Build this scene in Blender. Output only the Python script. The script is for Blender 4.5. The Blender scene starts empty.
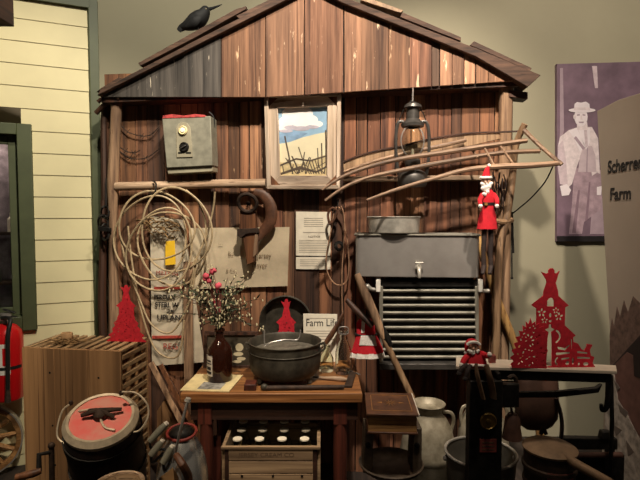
import bpy, bmesh, math, random
from mathutils import Vector, Matrix, noise as mnoise
random.seed(7)
SC = bpy.context.scene
COL = SC.collection
V = Vector
PI = math.pi

# ------------------------------------------------------------------ camera
H = 1.5
PITCH = 0.05
FPX = 500.0
CP, SP = math.cos(PITCH), math.sin(PITCH)
cam_d = bpy.data.cameras.new('camera')
cam = bpy.data.objects.new('camera', cam_d)
COL.objects.link(cam)
cam.location = (0, 0, H)
cam.rotation_euler = (PI/2 - PITCH, 0, 0)
cam_d.sensor_fit = 'HORIZONTAL'
cam_d.sensor_width = 36.0
cam_d.lens = 36.0 * FPX / 640.0
cam_d.clip_start = 0.05
SC.camera = cam

# planes of the place: Y = Y0 + s*X - off
BARN = (2.88, -0.095)
LEFT = (3.708, 0.428)
BACK = (3.32, 0.0)

def ray(px, py):
    u = (px-320)/FPX; v = (240-py)/FPX
    return V((u, CP+v*SP, v*CP-SP))
def at(px, py, Y):
    d = ray(px, py); t = Y/d.y
    return V((t*d.x, Y, H+t*d.z))
def on(px, py, pl, off=0.0):
    d = ray(px, py); t = (pl[0]-off)/(d.y-pl[1]*d.x)
    return V((t*d.x, t*d.y, H+t*d.z))
def atz(px, py, z):
    d = ray(px, py); t = (z-H)/d.z
    return V((t*d.x, t*d.y, z))
def B(px, py, off=0.0): return on(px, py, BARN, off)
def plane_n(pl):                       # unit vector into the wall
    return V((-pl[1], 1, 0)).normalized()
def plane_m(pl):                       # local x along wall, y into wall, z up
    n = plane_n(pl); x = V((n.y, -n.x, 0))
    return Matrix(((x.x, n.x, 0), (x.y, n.y, 0), (0, 0, 1)))
NB = plane_n(BARN)
RB = plane_m(BARN)

def s2l(c):
    c = c/255.0
    return c/12.92 if c <= 0.04045 else ((c+0.055)/1.055)**2.4
def rgb(r, g, b): return (s2l(r), s2l(g), s2l(b), 1)

# ------------------------------------------------------------------ materials
def _mat(name):
    m = bpy.data.materials.new(name); m.use_nodes = True
    nt = m.node_tree
    return m, nt, nt.nodes['Principled BSDF']
def _n(nt, t, **kw):
    n = nt.nodes.new(t)
    for k, v in kw.items(): setattr(n, k, v)
    return n
def _ramp(nt, stops):
    r = _n(nt, 'ShaderNodeValToRGB'); e = r.color_ramp.elements
    while len(e) < len(stops): e.new(0.5)
    for i, (p, c) in enumerate(stops): e[i].position = p; e[i].color = c
    return r
def _vec(nt, scale, island=True):
    tc = _n(nt, 'ShaderNodeTexCoord'); mp = _n(nt, 'ShaderNodeMapping')
    mp.inputs['Scale'].default_value = scale
    if island:
        g = _n(nt, 'ShaderNodeNewGeometry')
        ml = _n(nt, 'ShaderNodeMath', operation='MULTIPLY'); ml.inputs[1].default_value = 23.7
        nt.links.new(g.outputs['Random Per Island'], ml.inputs[0])
        cb = _n(nt, 'ShaderNodeCombineXYZ')
        for i in range(3): nt.links.new(ml.outputs[0], cb.inputs[i])
        ad = _n(nt, 'ShaderNodeVectorMath', operation='ADD')
        nt.links.new(tc.outputs['Object'], ad.inputs[0]); nt.links.new(cb.outputs[0], ad.inputs[1])
        nt.links.new(ad.outputs[0], mp.inputs['Vector'])
    else:
        nt.links.new(tc.outputs['Object'], mp.inputs['Vector'])
    return mp
def _noise(nt, vec, scale=1, detail=6, rough=.6):
    n = _n(nt, 'ShaderNodeTexNoise')
    n.inputs['Scale'].default_value = scale; n.inputs['Detail'].default_value = detail
    n.inputs['Roughness'].default_value = rough
    nt.links.new(vec.outputs[0], n.inputs['Vector'])
    return n
def _mix(nt, mode='MIX', fac=1.0):
    m = _n(nt, 'ShaderNodeMix', data_type='RGBA', blend_type=mode)
    m.inputs[0].default_value = fac
    return m
def wood(name, light, dark, axis='Z', rough=.8, tint=False, fleck=None, fine=1.0, bump=.35, fleck_amt=.63):
    m, nt, bs = _mat(name); L = nt.links
    a, b = 38*fine, 1.6*fine
    sc = {'X': (b, a, a), 'Y': (a, b, a), 'Z': (a, a, b)}[axis]
    vec = _vec(nt, sc)
    n1 = _noise(nt, vec, 1, 8, .65)
    r1 = _ramp(nt, [(.34, dark), (.62, light)])
    L.new(n1.outputs['Fac'], r1.inputs[0])
    sc2 = tuple(s*.16 for s in sc)
    v2 = _vec(nt, sc2); n2 = _noise(nt, v2, 1.3, 4, .6)
    r2 = _ramp(nt, [(.32, (.34, .31, .29, 1)), (.5, (.85, .82, .8, 1)), (.66, (1.22, 1.2, 1.18, 1))])
    L.new(n2.outputs['Fac'], r2.inputs[0])
    mx = _mix(nt, 'MULTIPLY'); L.new(r1.outputs[0], mx.inputs[6]); L.new(r2.outputs[0], mx.inputs[7])
    out = mx.outputs[2]
    # narrow cracks along the grain
    sc3 = {'X': (1.2, 90, 90), 'Y': (90, 1.2, 90), 'Z': (90, 90, 1.2)}[axis]
    v3 = _vec(nt, sc3); n3 = _noise(nt, v3, 1, 3, .5)
    r3 = _ramp(nt, [(.31, (.25, .2, .18, 1)), (.39, (1, 1, 1, 1))]); L.new(n3.outputs['Fac'], r3.inputs[0])
    m3 = _mix(nt, 'MULTIPLY', .8); L.new(out, m3.inputs[6]); L.new(r3.outputs[0], m3.inputs[7]); out = m3.outputs[2]
    if fleck:
        v4 = _vec(nt, {'X': (7, 40, 40), 'Y': (40, 7, 40), 'Z': (40, 40, 7)}[axis]); n4 = _noise(nt, v4, 1, 5, .6)
        r4 = _ramp(nt, [(fleck_amt, (0, 0, 0, 1)), (fleck_amt+.06, (1, 1, 1, 1))]); L.new(n4.outputs['Fac'], r4.inputs[0])
        m4 = _mix(nt, 'MIX'); L.new(r4.outputs[0], m4.inputs[0]); L.new(out, m4.inputs[6])
        m4.inputs[7].default_value = fleck; out = m4.outputs[2]
    if tint:
        at_ = _n(nt, 'ShaderNodeAttribute', attribute_name='tint')
        m5 = _mix(nt, 'MULTIPLY'); L.new(out, m5.inputs[6]); L.new(at_.outputs['Color'], m5.inputs[7]); out = m5.outputs[2]
    L.new(out, bs.inputs['Base Color'])
    bs.inputs['Roughness'].default_value = rough
    bp = _n(nt, 'ShaderNodeBump'); bp.inputs['Strength'].default_value = bump; bp.inputs['Distance'].default_value = .004
    L.new(n1.outputs['Fac'], bp.inputs['Height']); L.new(bp.outputs[0], bs.inputs['Normal'])
    return m
def plain(name, col, rough=.7, var=.12, scale=14, metal=0, bump=0.0, col2=None, spec=None, lo=.35, hi=.65):
    m, nt, bs = _mat(name); L = nt.links
    vec = _vec(nt, (scale,)*3, False); n1 = _noise(nt, vec, 1, 6, .6)
    c2 = col2 or tuple(list(max(0, x*(1-var*2)) for x in col[:3])+[1])
    c1 = col if col2 else tuple(list(min(1, x*(1+var)) for x in col[:3])+[1])
    r = _ramp(nt, [(lo, c2), (hi, c1)]); L.new(n1.outputs['Fac'], r.inputs[0])
    L.new(r.outputs[0], bs.inputs['Base Color'])
    bs.inputs['Roughness'].default_value = rough; bs.inputs['Metallic'].default_value = metal
    if spec is not None: bs.inputs['Specular IOR Level'].default_value = spec
    if bump:
        bp = _n(nt, 'ShaderNodeBump'); bp.inputs['Strength'].default_value = bump; bp.inputs['Distance'].default_value = .003
        L.new(n1.outputs['Fac'], bp.inputs['Height']); L.new(bp.outputs[0], bs.inputs['Normal'])
    return m
def cloth(name, col, weave=220, var=.2, col2=None):
    m, nt, bs = _mat(name); L = nt.links
    vec = _vec(nt, (weave, weave*.3, weave), False); n1 = _noise(nt, vec, 1, 3, .6)
    v2 = _vec(nt, (9, 9, 9), False); n2 = _noise(nt, v2, 1, 5, .6)
    c2 = col2 or tuple(list(x*(1-var*1.6) for x in col[:3])+[1])
    r = _ramp(nt, [(.3, c2), (.62, col)]); L.new(n2.outputs['Fac'], r.inputs[0])
    mx = _mix(nt, 'MULTIPLY', .35); L.new(r.outputs[0], mx.inputs[6]); L.new(n1.outputs['Color'], mx.inputs[7])
    L.new(mx.outputs[2], bs.inputs['Base Color']); bs.inputs['Roughness'].default_value = .95
    bp = _n(nt, 'ShaderNodeBump'); bp.inputs['Strength'].default_value = .25; bp.inputs['Distance'].default_value = .002
    L.new(n1.outputs['Fac'], bp.inputs['Height']); L.new(bp.outputs[0], bs.inputs['Normal'])
    return m
def glass(name, col=(1, 1, 1, 1), rough=.05, ior=1.3):
    m, nt, bs = _mat(name)
    bs.inputs['Base Color'].default_value = col; bs.inputs['Roughness'].default_value = rough
    bs.inputs['Transmission Weight'].default_value = 1; bs.inputs['IOR'].default_value = ior
    return m

M = {}
M['barn'] = wood('barn_wood', rgb(158, 119, 92), rgb(64, 43, 34), 'Z', fine=.7, tint=True, fleck=rgb(190, 165, 140), fleck_amt=.68)
M['gable'] = wood('gable_wood', rgb(162, 130, 108), rgb(84, 61, 49), 'Z', fine=.7, tint=True, fleck=rgb(225, 205, 180), fleck_amt=.635)
M['gabledark'] = wood('grey_painted_wood', rgb(92, 86, 80), rgb(54, 50, 47), 'Z', fleck=rgb(205, 190, 170), fleck_amt=.66)
M['roofwood'] = wood('roof_wood', rgb(98, 72, 57), rgb(46, 33, 26), 'X')
M['log'] = wood('log_wood', rgb(204, 178, 150), rgb(140, 110, 84), 'X')
M['post'] = wood('post_wood', rgb(182, 148, 116), rgb(96, 70, 52), 'Z')
M['tine'] = wood('tine_wood', rgb(172, 140, 112), rgb(108, 82, 62), 'X', rough=.6)
M['table'] = wood('table_wood', rgb(176, 122, 72), rgb(110, 66, 34), 'X', rough=.5)
M['tabledark'] = wood('table_dark_wood', rgb(66, 40, 28), rgb(34, 20, 14), 'X', rough=.55)
M['redleg'] = wood('table_red_wood', rgb(92, 42, 28), rgb(50, 23, 16), 'Z', rough=.55)
M['crate'] = wood('crate_wood', rgb(178, 150, 116), rgb(122, 98, 72), 'X')
M['cratez'] = wood('crate_board_wood', rgb(184, 142, 98), rgb(142, 106, 70), 'Z', fine=.45, bump=.15)
M['slat'] = wood('slat_wood', rgb(196, 166, 124), rgb(140, 108, 74), 'Y')
M['pole'] = wood('pole_wood', rgb(178, 146, 112), rgb(116, 86, 60), 'Z', rough=.6)
M['poleyellow'] = wood('pole_yellow_wood', rgb(196, 156, 96), rgb(140, 100, 56), 'Z', rough=.6)
M['tool'] = wood('tool_wood', rgb(140, 92, 58), rgb(78, 46, 28), 'Z', rough=.55)
M['tooldark'] = wood('tool_dark_wood', rgb(84, 52, 34), rgb(40, 24, 16), 'Z', rough=.6)
M['greywood'] = wood('grey_frame_wood', rgb(230, 210, 188), rgb(182, 160, 136), 'Z')
M['greywoodx'] = wood('grey_frame_wood_flat', rgb(232, 212, 190), rgb(186, 164, 140), 'X')
M['churn'] = wood('churn_wood', rgb(58, 38, 28), rgb(26, 18, 14), 'Z', rough=.6)
M['iron'] = plain('black_iron', rgb(38, 35, 32), .55, .3, 30, .6, .3)
M['ironrust'] = plain('rusty_iron', rgb(74, 56, 44), .7, .3, 40, .4, .4, col2=rgb(44, 34, 28))
M['castiron'] = plain('cast_iron', rgb(84, 78, 66), .55, .3, 18, .3, .3, col2=rgb(50, 46, 38))
M['pewter'] = plain('pewter_metal', rgb(82, 78, 74), .42, .2, 16, .5, .15)
M['galv'] = plain('galvanised_metal', rgb(166, 160, 154), .36, .1, 5, .45, .02, col2=rgb(146, 140, 134))
M['tin'] = plain('tin_pan_metal', rgb(188, 182, 170), .42, .2, 12, .35, .08)
M['tube'] = plain('cooler_tube_metal', rgb(134, 129, 116), .5, .15, 14, .3)
M['can'] = plain('milk_can_metal', rgb(178, 168, 146), .5, .2, 14, .25, .12, col2=rgb(122, 112, 92))
M['steel'] = plain('polished_steel', rgb(214, 214, 210), .2, .08, 8, .8)
M['white'] = plain('white_paint', rgb(232, 226, 214), .6, .05)
M['cap'] = plain('paper_cap', rgb(240, 228, 204), .7, .04)
M['boxgrey'] = plain('grey_box_paint', rgb(134, 130, 114), .55, .12, 20, .1, .1)
M['boxlight'] = plain('plate_paint', rgb(150, 142, 120), .5, .1)
M['dialpale'] = plain('pale_dial', rgb(226, 206, 158), .4, .06)
M['redpaint'] = plain('old_red_paint', rgb(176, 62, 60), .6, .25, 40)
M['redlid'] = plain('red_lid_paint', rgb(230, 104, 96), .55, .12, 14, 0, .05, col2=rgb(214, 146, 130))
M['lidrim'] = plain('lid_rim_metal', rgb(206, 190, 164), .5, .15, 20, .35)
M['extred'] = plain('extinguisher_red', rgb(200, 22, 26), .3, .03)
M['blackrub'] = plain('black_rubber', rgb(26, 25, 24), .5, .1)
M['felt'] = plain('red_felt', rgb(204, 32, 48), .9, .1, 60, 0, .2)
M['santared'] = plain('santa_red', rgb(192, 20, 36), .9, .08, 40, 0, .2)
M['fur'] = plain('white_fur', rgb(240, 232, 222), .95, .1, 90, 0, .5)
M['skin'] = plain('doll_skin', rgb(214, 168, 140), .6, .05)
M['belt'] = plain('black_belt', rgb(30, 24, 24), .5, .1)
M['darkfig'] = plain('dark_trousers', rgb(48, 34, 30), .8, .2, 60)
M['paper'] = plain('paper', rgb(238, 228, 206), .85, .05, 20)
M['paperyel'] = plain('yellow_paper', rgb(222, 202, 150), .8, .08, 20)
M['paperprint'] = plain('grey_print', rgb(150, 146, 138), .8, .3, 40)
M['ink'] = plain('black_ink', rgb(40, 34, 30), .9, .1)
M['inkfaint'] = plain('faint_brown_ink', rgb(112, 86, 56), .9, .25, 90)
M['inkbrown'] = plain('brown_ink', rgb(92, 70, 48), .9, .2, 60)
M['inkgrey'] = plain('grey_ink', rgb(176, 164, 146), .9, .1)
M['inkred'] = plain('red_ink', rgb(178, 70, 56), .9, .2, 60)
M['sack'] = cloth('white_sack_cloth', rgb(222, 208, 182), 260, .2)
M['burlap'] = cloth('burlap_cloth', rgb(232, 212, 178), 320, .14)
M['yellowtag'] = plain('yellow_tag', rgb(228, 182, 34), .6, .05)
M['rope'] = plain('pale_cane', rgb(172, 150, 116), .6, .15, 50)
M['leather'] = plain('brown_leather', rgb(92, 58, 38), .55, .25, 25, 0, .2)
M['leatherdark'] = plain('dark_leather', rgb(62, 44, 36), .6, .25, 20, 0, .2)
M['strap'] = plain('pale_strap', rgb(170, 130, 100), .65, .15, 30)
M['amber'] = plain('brown_glass', rgb(44, 20, 12), .08, .1, 6, 0, 0, spec=.6)
M['label'] = plain('white_label', rgb(214, 204, 188), .7, .05)
M['glass'] = glass('clear_glass', (.93, .95, .9, 1), .04, 1.25)
M['glassold'] = glass('old_glass', (.85, .86, .74, 1), .08, 1.2)
M['berry'] = plain('white_berry', rgb(226, 214, 174), .6, .1)
M['leaf'] = plain('green_leaf', rgb(58, 72, 44), .7, .3, 40)
M['twig'] = plain('brown_twig', rgb(74, 54, 38), .8, .2, 40)
M['pink'] = plain('pink_petal', rgb(214, 84, 100), .7, .2, 40)
M['bookleather'] = plain('book_cover', rgb(104, 66, 42), .5, .25, 18, 0, .1, col2=rgb(66, 38, 24))
M['pages'] = wood('page_edges', rgb(206, 158, 96), rgb(160, 112, 62), 'X', fine=2.5)
M['gold'] = plain('worn_gilt', rgb(176, 126, 70), .4, .15, 50, .4)
M['brass'] = plain('old_brass', rgb(150, 120, 66), .4, .2, 20, .8)
M['brownpaint'] = plain('brown_metal', rgb(96, 66, 54), .6, .2, 18, .2)
M['cardboard'] = plain('cardboard', rgb(168, 128, 84), .85, .1)
M['crow'] = plain('black_feather', rgb(9, 9, 10), .75, .2, 40, 0, .3)
M['sage'] = plain('sage_wall_paint', rgb(164, 157, 133), .85, .025, 2.2)
M['cream'] = plain('cream_siding_paint', rgb(220, 208, 164), .6, .03, 4)
M['green'] = plain('dark_green_paint', rgb(74, 80, 52), .55, .08, 8)
M['beam'] = wood('brown_beam', rgb(70, 44, 28), rgb(36, 22, 14), 'Y')
M['floor'] = wood('dark_floor', rgb(60, 48, 40), rgb(36, 28, 22), 'Y')
M['ceil'] = plain('dark_ceiling', rgb(52, 50, 48), .9, .05)
M['panel'] = plain('taupe_panel', rgb(166, 150, 134), .7, .03, 3)
M['marble'] = plain('pale_table_top', rgb(206, 190, 170), .5, .1, 10)
M['backing'] = plain('dark_backing', rgb(30, 22, 18), .9, .1)
M['dryleaf'] = plain('dry_grass', rgb(140, 110, 72), .9, .2, 40)
M['nestpale'] = plain('pale_gourd', rgb(206, 166, 122), .7, .15, 30)
M['tealtool'] = plain('bright_steel', rgb(190, 196, 192), .3, .1, 20, .8)

# ------------------------------------------------------------------ mesh building
class MB:
    def __init__(s, xf=None):
        s.v = []; s.f = []; s.t = []; s.xf = xf or Matrix.Identity(4); s.tint = (1, 1, 1)
    def add(s, vs, fs):
        o = len(s.v)
        s.v += [s.xf @ V(p) for p in vs]
        for f in fs: s.f.append([i+o for i in f]); s.t.append(s.tint)
        return s
    def box(s, c, d, rot=None):
        c = V(c); hx, hy, hz = d[0]/2, d[1]/2, d[2]/2
        vs = [V((x, y, z)) for x in (-hx, hx) for y in (-hy, hy) for z in (-hz, hz)]
        if rot is not None: vs = [rot @ v for v in vs]
        return s.add([c+v for v in vs], [(0, 1, 3, 2), (4, 6, 7, 5), (0, 4, 5, 1), (2, 3, 7, 6), (0, 2, 6, 4), (1, 5, 7, 3)])
    def hexa(s, bot, top):
        vs = list(bot)+list(top)
        return s.add(vs, [(3, 2, 1, 0), (4, 5, 6, 7), (0, 1, 5, 4), (1, 2, 6, 5), (2, 3, 7, 6), (3, 0, 4, 7)])
    def prism(s, poly, vec):
        vec = V(vec); n = len(poly)
        vs = [V(p) for p in poly]+[V(p)+vec for p in poly]
        fs = [list(range(n)), list(range(2*n-1, n-1, -1))]
        fs += [(i, i+n, (i+1) % n+n, (i+1) % n) for i in range(n)]
        return s.add(vs, fs)
    def tube(s, pts, r, seg=8, closed=False, sm=0, flat=1.0):
        pts = [V(p) for p in pts]
        rs = list(r) if isinstance(r, (list, tuple)) else [r]*len(pts)
        if sm:
            pts, rs = smooth(pts, rs, sm, closed)
        n = len(pts); rings = []; up = None
        for i in range(n):
            if closed: t = pts[(i+1) % n]-pts[i-1]
            else: t = pts[min(i+1, n-1)]-pts[max(i-1, 0)]
            t = t.normalized() if t.length > 1e-9 else V((0, 0, 1))
            if up is None:
                up = V((0, 0, 1)) if abs(t.z) < .9 else V((0, 1, 0))
            up = (up-t*up.dot(t))
            up = up.normalized() if up.length > 1e-6 else t.orthogonal().normalized()
            w = t.cross(up)
            rings.append([pts[i]+(up*math.cos(2*PI*k/seg)+w*math.sin(2*PI*k/seg)*flat)*rs[i] for k in range(seg)])
        vs = [p for rg in rings for p in rg]; fs = []
        m = n if closed else n-1
        for i in range(m):
            a = i*seg; b = ((i+1) % n)*seg
            for k in range(seg): fs.append((a+k, a+(k+1) % seg, b+(k+1) % seg, b+k))
        if not closed:
            fs.append(list(range(seg-1, -1, -1))); fs.append([(n-1)*seg+k for k in range(seg)])
        return s.add(vs, fs)
    def lathe(s, prof, c=(0, 0, 0), rot=None, seg=28, sx=1, sy=1):
        c = V(c); vs = []; fs = []; idx = []
        for r, z in prof:
            if r < 1e-6:
                vs.append(V((0, 0, z))); idx.append([len(vs)-1])
            else:
                b = len(vs)
                vs += [V((r*sx*math.cos(2*PI*k/seg), r*sy*math.sin(2*PI*k/seg), z)) for k in range(seg)]
                idx.append(list(range(b, b+seg)))
        for a, b in zip(idx, idx[1:]):
            if len(a) == 1 and len(b) == 1: continue
            for k in range(seg):
                k2 = (k+1) % seg
                if len(a) == 1: fs.append((a[0], b[k2], b[k]))
                elif len(b) == 1: fs.append((a[k], a[k2], b[0]))
                else: fs.append((a[k], a[k2], b[k2], b[k]))
        if rot is not None: vs = [rot @ v for v in vs]
        return s.add([c+v for v in vs], fs)
    def ball(s, c, r, seg=12, sc=(1, 1, 1), rot=None):
        n = max(4, seg//2)
        prof = [(r*math.sin(PI*i/n), -r*math.cos(PI*i/n)) for i in range(n+1)]
        prof[0] = (0, -r); prof[-1] = (0, r)
        S = Matrix.Diagonal(sc)
        R = (rot @ S) if rot is not None else S
        return s.lathe(prof, c, R, seg)
    def mesh(s, name, mat, origin):
        me = bpy.data.meshes.new(name)
        me.from_pydata([tuple(v-origin) for v in s.v], [], s.f)
        if any(t != (1, 1, 1) for t in s.t):
            at_ = me.color_attributes.new('tint', 'FLOAT_COLOR', 'CORNER')
            for p, t in zip(me.polygons, s.t):
                for li in p.loop_indices: at_.data[li].color = (t[0], t[1], t[2], 1)
        bm = bmesh.new(); bm.from_mesh(me); bmesh.ops.recalc_face_normals(bm, faces=bm.faces); bm.to_mesh(me); bm.free()
        me.materials.append(M[mat] if isinstance(mat, str) else mat)
        finish(me)
        return me
def finish(me):
    for p in me.polygons: p.use_smooth = True
    me.set_sharp_from_angle(angle=math.radians(38))
def smooth(pts, rs, k, closed=False):
    n = len(pts); op = []; orr = []
    rng = n if closed else n-1
    for i in range(rng):
        if closed: a, b, c, d = pts[i-1], pts[i], pts[(i+1) % n], pts[(i+2) % n]
        else: a, b, c, d = pts[max(i-1, 0)], pts[i], pts[i+1], pts[min(i+2, n-1)]
        r0, r1 = rs[i], rs[(i+1) % n]
        for j in range(k):
            t = j/k
            op.append(.5*((2*b)+(c-a)*t+(2*a-5*b+4*c-d)*t*t+(3*b-a-3*c+d)*t**3)); orr.append(r0+(r1-r0)*t)
    if not closed: op.append(pts[-1]); orr.append(rs[-1])
    return op, orr
def rotx(a): return Matrix.Rotation(a, 3, 'X')
def roty(a): return Matrix.Rotation(a, 3, 'Y')
def rotz(a): return Matrix.Rotation(a, 3, 'Z')
def aim(d):                                   # rotation taking +Z to direction d
    return V((0, 0, 1)).rotation_difference(V(d).normalized()).to_matrix()

def thing(name, label, cat, loc, group=None):
    o = bpy.data.objects.new(name, None); COL.objects.link(o)
    o.location = V(loc); o.empty_display_size = .05
    o['label'] = label; o['category'] = cat
    if group: o['group'] = group
    return o
def root_loc(o):
    l = V(o.location)
    while o.parent: o = o.parent; l = l+V(o.location)
    return l
def part(name, mb, mat, parent, label=None, bevel=0, kind=None):
    me = mb.mesh(name, mat, root_loc(parent))
    o = bpy.data.objects.new(name, me); COL.objects.link(o); o.parent = parent
    if label: o['label'] = label
    if kind: o['kind'] = kind
    if bevel: add_bevel(o, bevel)
    return o
def add_bevel(o, w):
    b = o.modifiers.new('bevel', 'BEVEL'); b.width = w; b.segments = 2; b.limit_method = 'ANGLE'; b.angle_limit = math.radians(40)
def solo(name, label, cat, mb, mat, group=None, bevel=0, kind=None):
    xs = [v.x for v in mb.v]; ys = [v.y for v in mb.v]; zs = [v.z for v in mb.v]
    org = V(((min(xs)+max(xs))/2, (min(ys)+max(ys))/2, min(zs)))
    me = mb.mesh(name, mat, org)
    o = bpy.data.objects.new(name, me); COL.objects.link(o); o.location = org
    if label: o['label'] = label
    if cat: o['category'] = cat
    if group: o['group'] = group
    if kind: o['kind'] = kind
    if bevel: add_bevel(o, bevel)
    return o
def struct(name, mb, mat, bevel=0): return solo(name, None, None, mb, mat, kind='structure', bevel=bevel)
def stuct_part(name, mb, mat, parent): return part(name, mb, mat, parent)
def slab(mb, pix, pl, off, th):               # polygon traced on a wall plane, front face at off, thickness th towards the wall
    return mb.prism([on(x, y, pl, off) for x, y in pix], plane_n(pl)*th)
def cut_mesh(name, loops, thick, mtx, mat, origin):
    """flat sheet with holes: loops of (x, z) in metres, in a frame mtx (4x4: x right, y up, z towards viewer)"""
    cu = bpy.data.curves.new(name, 'CURVE'); cu.dimensions = '2D'; cu.fill_mode = 'BOTH'; cu.extrude = thick/2
    for lp in loops:
        sp = cu.splines.new('POLY'); sp.points.add(len(lp)-1); sp.use_cyclic_u = True
        for q, (x, y) in zip(sp.points, lp): q.co = (x, y, 0, 1)
    ob = bpy.data.objects.new(name, cu); COL.objects.link(ob)
    dg = bpy.context.evaluated_depsgraph_get()
    me = bpy.data.meshes.new_from_object(ob.evaluated_get(dg))
    bpy.data.objects.remove(ob); bpy.data.curves.remove(cu)
    me.transform(Matrix.Translation(-V(origin)) @ mtx)
    me.materials.clear(); me.materials.append(M[mat]); me.name = name
    return me
def text_mesh(name, s, size, mtx, mat, origin, align='LEFT', squeeze=1.0, thick=.0006, bold=0.0):
    cu = bpy.data.curves.new(name, 'FONT'); cu.body = s; cu.size = size; cu.align_x = align; cu.extrude = thick; cu.offset = bold
    ob = bpy.data.objects.new(name, cu); COL.objects.link(ob)
    dg = bpy.context.evaluated_depsgraph_get()
    me = bpy.data.meshes.new_from_object(ob.evaluated_get(dg))
    bpy.data.objects.remove(ob); bpy.data.curves.remove(cu)
    me.transform(Matrix.Translation(-V(origin)) @ mtx @ Matrix.Diagonal((squeeze, 1, 1, 1)))
    me.materials.clear(); me.materials.append(M[mat]); me.name = name
    return me
def link_part(name, me, parent, label=None):
    o = bpy.data.objects.new(name, me); COL.objects.link(o); o.parent = parent
    if label: o['label'] = label
    return o
def frame4(org, x, up):                       # 4x4 with local x, local y = up, local z = x cross up
    x = V(x).normalized(); up = V(up); up = (up-x*up.dot(x)).normalized(); z = x.cross(up)
    m = Matrix(((x.x, up.x, z.x), (x.y, up.y, z.y), (x.z, up.z, z.z))).to_4x4()
    m.translation = V(org); return m
def pip(x, y, poly):
    c = False; n = len(poly)
    for i in range(n):
        x1, y1 = poly[i]; x2, y2 = poly[i-1]
        if (y1 > y) != (y2 > y) and x < (x2-x1)*(y-y1)/(y2-y1)+x1: c = not c
    return c
def text_on(parent, name, s, px, py, size_px, pl, off, mat, align='LEFT', squeeze=1.0, bold=0.0, label=None):
    p = on(px, py, pl, off)
    x = plane_m(pl) @ V((1, 0, 0))
    d = p.y
    me = text_mesh(name, s, size_px*d/FPX/.7, frame4(p, x, (0, 0, 1)), mat, root_loc(parent), align, squeeze, bold=bold)
    return link_part(name, me, parent, label)
# ================================================================== SETTING
def rect_z(mb, x0, x1, y0, y1, z0, z1): return mb.box(((x0+x1)/2, (y0+y1)/2, (z0+z1)/2), (x1-x0, y1-y0, z1-z0))
struct('floor', rect_z(MB(), -3.4, 3.2, -1.5, 3.5, -.1, 0), 'floor')
struct('ceiling', rect_z(MB(), -3.4, 3.2, -1.5, 3.5, 3.9, 4.0), 'ceil')
struct('wall_back', rect_z(MB(), -3.4, 3.2, 3.32, 3.42, 0, 3.9), 'sage')

# cream clapboard wall, angled, at the left
def lw(px, z, off=0.0):
    p = on(px, 215, LEFT, off); return V((p.x, p.y, z))
nL = plane_n(LEFT); RL = plane_m(LEFT)
zl = on(91, 218, LEFT).z
ztop = on(87, 9, LEFT).z
mb = MB()
def lwx(X, z, off=0.0):
    return V((X, LEFT[0]+LEFT[1]*X, z)) - nL*off
XL, XR = -2.75, lw(96, 0).x
wx0, wx1 = -2.36, lw(24, 0).x            # window opening
pbot = on(36, 323, LEFT).z; ptop = on(30, 130, LEFT).z
k = -9
mbw = MB()
for k in range(-12, 12):
    z0 = zl+k*.1285; z1 = z0+.1285
    if z0 > ztop+.05 or z1 < 0: continue
    z0 = max(z0, 0)
    spans = [(XL, XR)] if (z1 < pbot or z0 > ptop) else [(XL, wx0), (wx1, XR)]
    for a, b in spans:
        A = [lwx(a, z0, .009), lwx(b, z0, .009), lwx(b, z0, -.01), lwx(a, z0, -.01)]
        T = [lwx(a, z1, .003), lwx(b, z1, .003), lwx(b, z1, -.01), lwx(a, z1, -.01)]
        mbw.hexa(A, T)
struct('wall_left', mbw, 'cream')
# dark green corner board and header board
mb = MB(); a = lw(93, 0); b = lw(102.5, 0)
pts = [a-nL*.03, b-nL*.03, V((b.x*1.075-.03, 3.3195, 0)), V((a.x-.2, 3.3195, 0))]
mb.prism(pts, (0, 0, 3.9)); struct('trim_1', mb, 'green', bevel=.003)
mb = MB(); mb.hexa([lwx(XL, ztop, .03), lwx(a.x+.01, ztop, .03), lwx(a.x+.01, ztop, -.02), lwx(XL, ztop, -.02)],
                   [lwx(XL, 3.9, .03), lwx(a.x+.01, 3.9, .03), lwx(a.x+.01, 3.9, -.02), lwx(XL, 3.9, -.02)])
struct('trim_2', mb, 'green')
# window: casing, sash, pane, dim shop inside
W = thing('window_1', None, None, lwx((wx0+wx1)/2, pbot)); del W['label'], W['category']; W['kind'] = 'structure'
def lbar(mb, x0, x1, z0, z1, f, bk):
    mb.hexa([lwx(x0, z0, f), lwx(x1, z0, f), lwx(x1, z0, bk), lwx(x0, z0, bk)],
            [lwx(x0, z1, f), lwx(x1, z1, f), lwx(x1, z1, bk), lwx(x0, z1, bk)])
mb = MB()
ow = .068
lbar(mb, wx1-.02, wx1+ow-.018, pbot-.035, ptop+.03, .035, -.12)
lbar(mb, wx0-ow, wx0+.02, pbot-.035, ptop+.03, .035, -.12)
lbar(mb, wx0+.02, wx1-.02, ptop-.035, ptop+.03, .035, -.12)
lbar(mb, wx0+.02, wx1-.02, pbot-.035, pbot+.05, .035, -.12)
part('window_frame', mb, 'green', W, bevel=.004)
mb = MB()
sx0, sx1, sz0, sz1 = wx0+.02, wx1-.02, pbot+.05, ptop-.035
lbar(mb, sx1-.05, sx1, sz0, sz1, -.03, -.06); lbar(mb, sx0, sx0+.05, sz0, sz1, -.03, -.06)
lbar(mb, sx0+.05, sx1-.05, sz1-.05, sz1, -.03, -.06); lbar(mb, sx0+.05, sx1-.05, sz0, sz0+.05, -.03, -.06)
part('window_sash', mb, 'green', W, bevel=.003)
mb = MB(); lbar(mb, sx0+.045, sx1-.045, sz0+.045, sz1-.045, -.042, -.046)
part('window_pane', mb, 'glass', W)
M['shop'] = plain('dim_shop_backdrop', rgb(128, 116, 124), .9, .35, 9)
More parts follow.
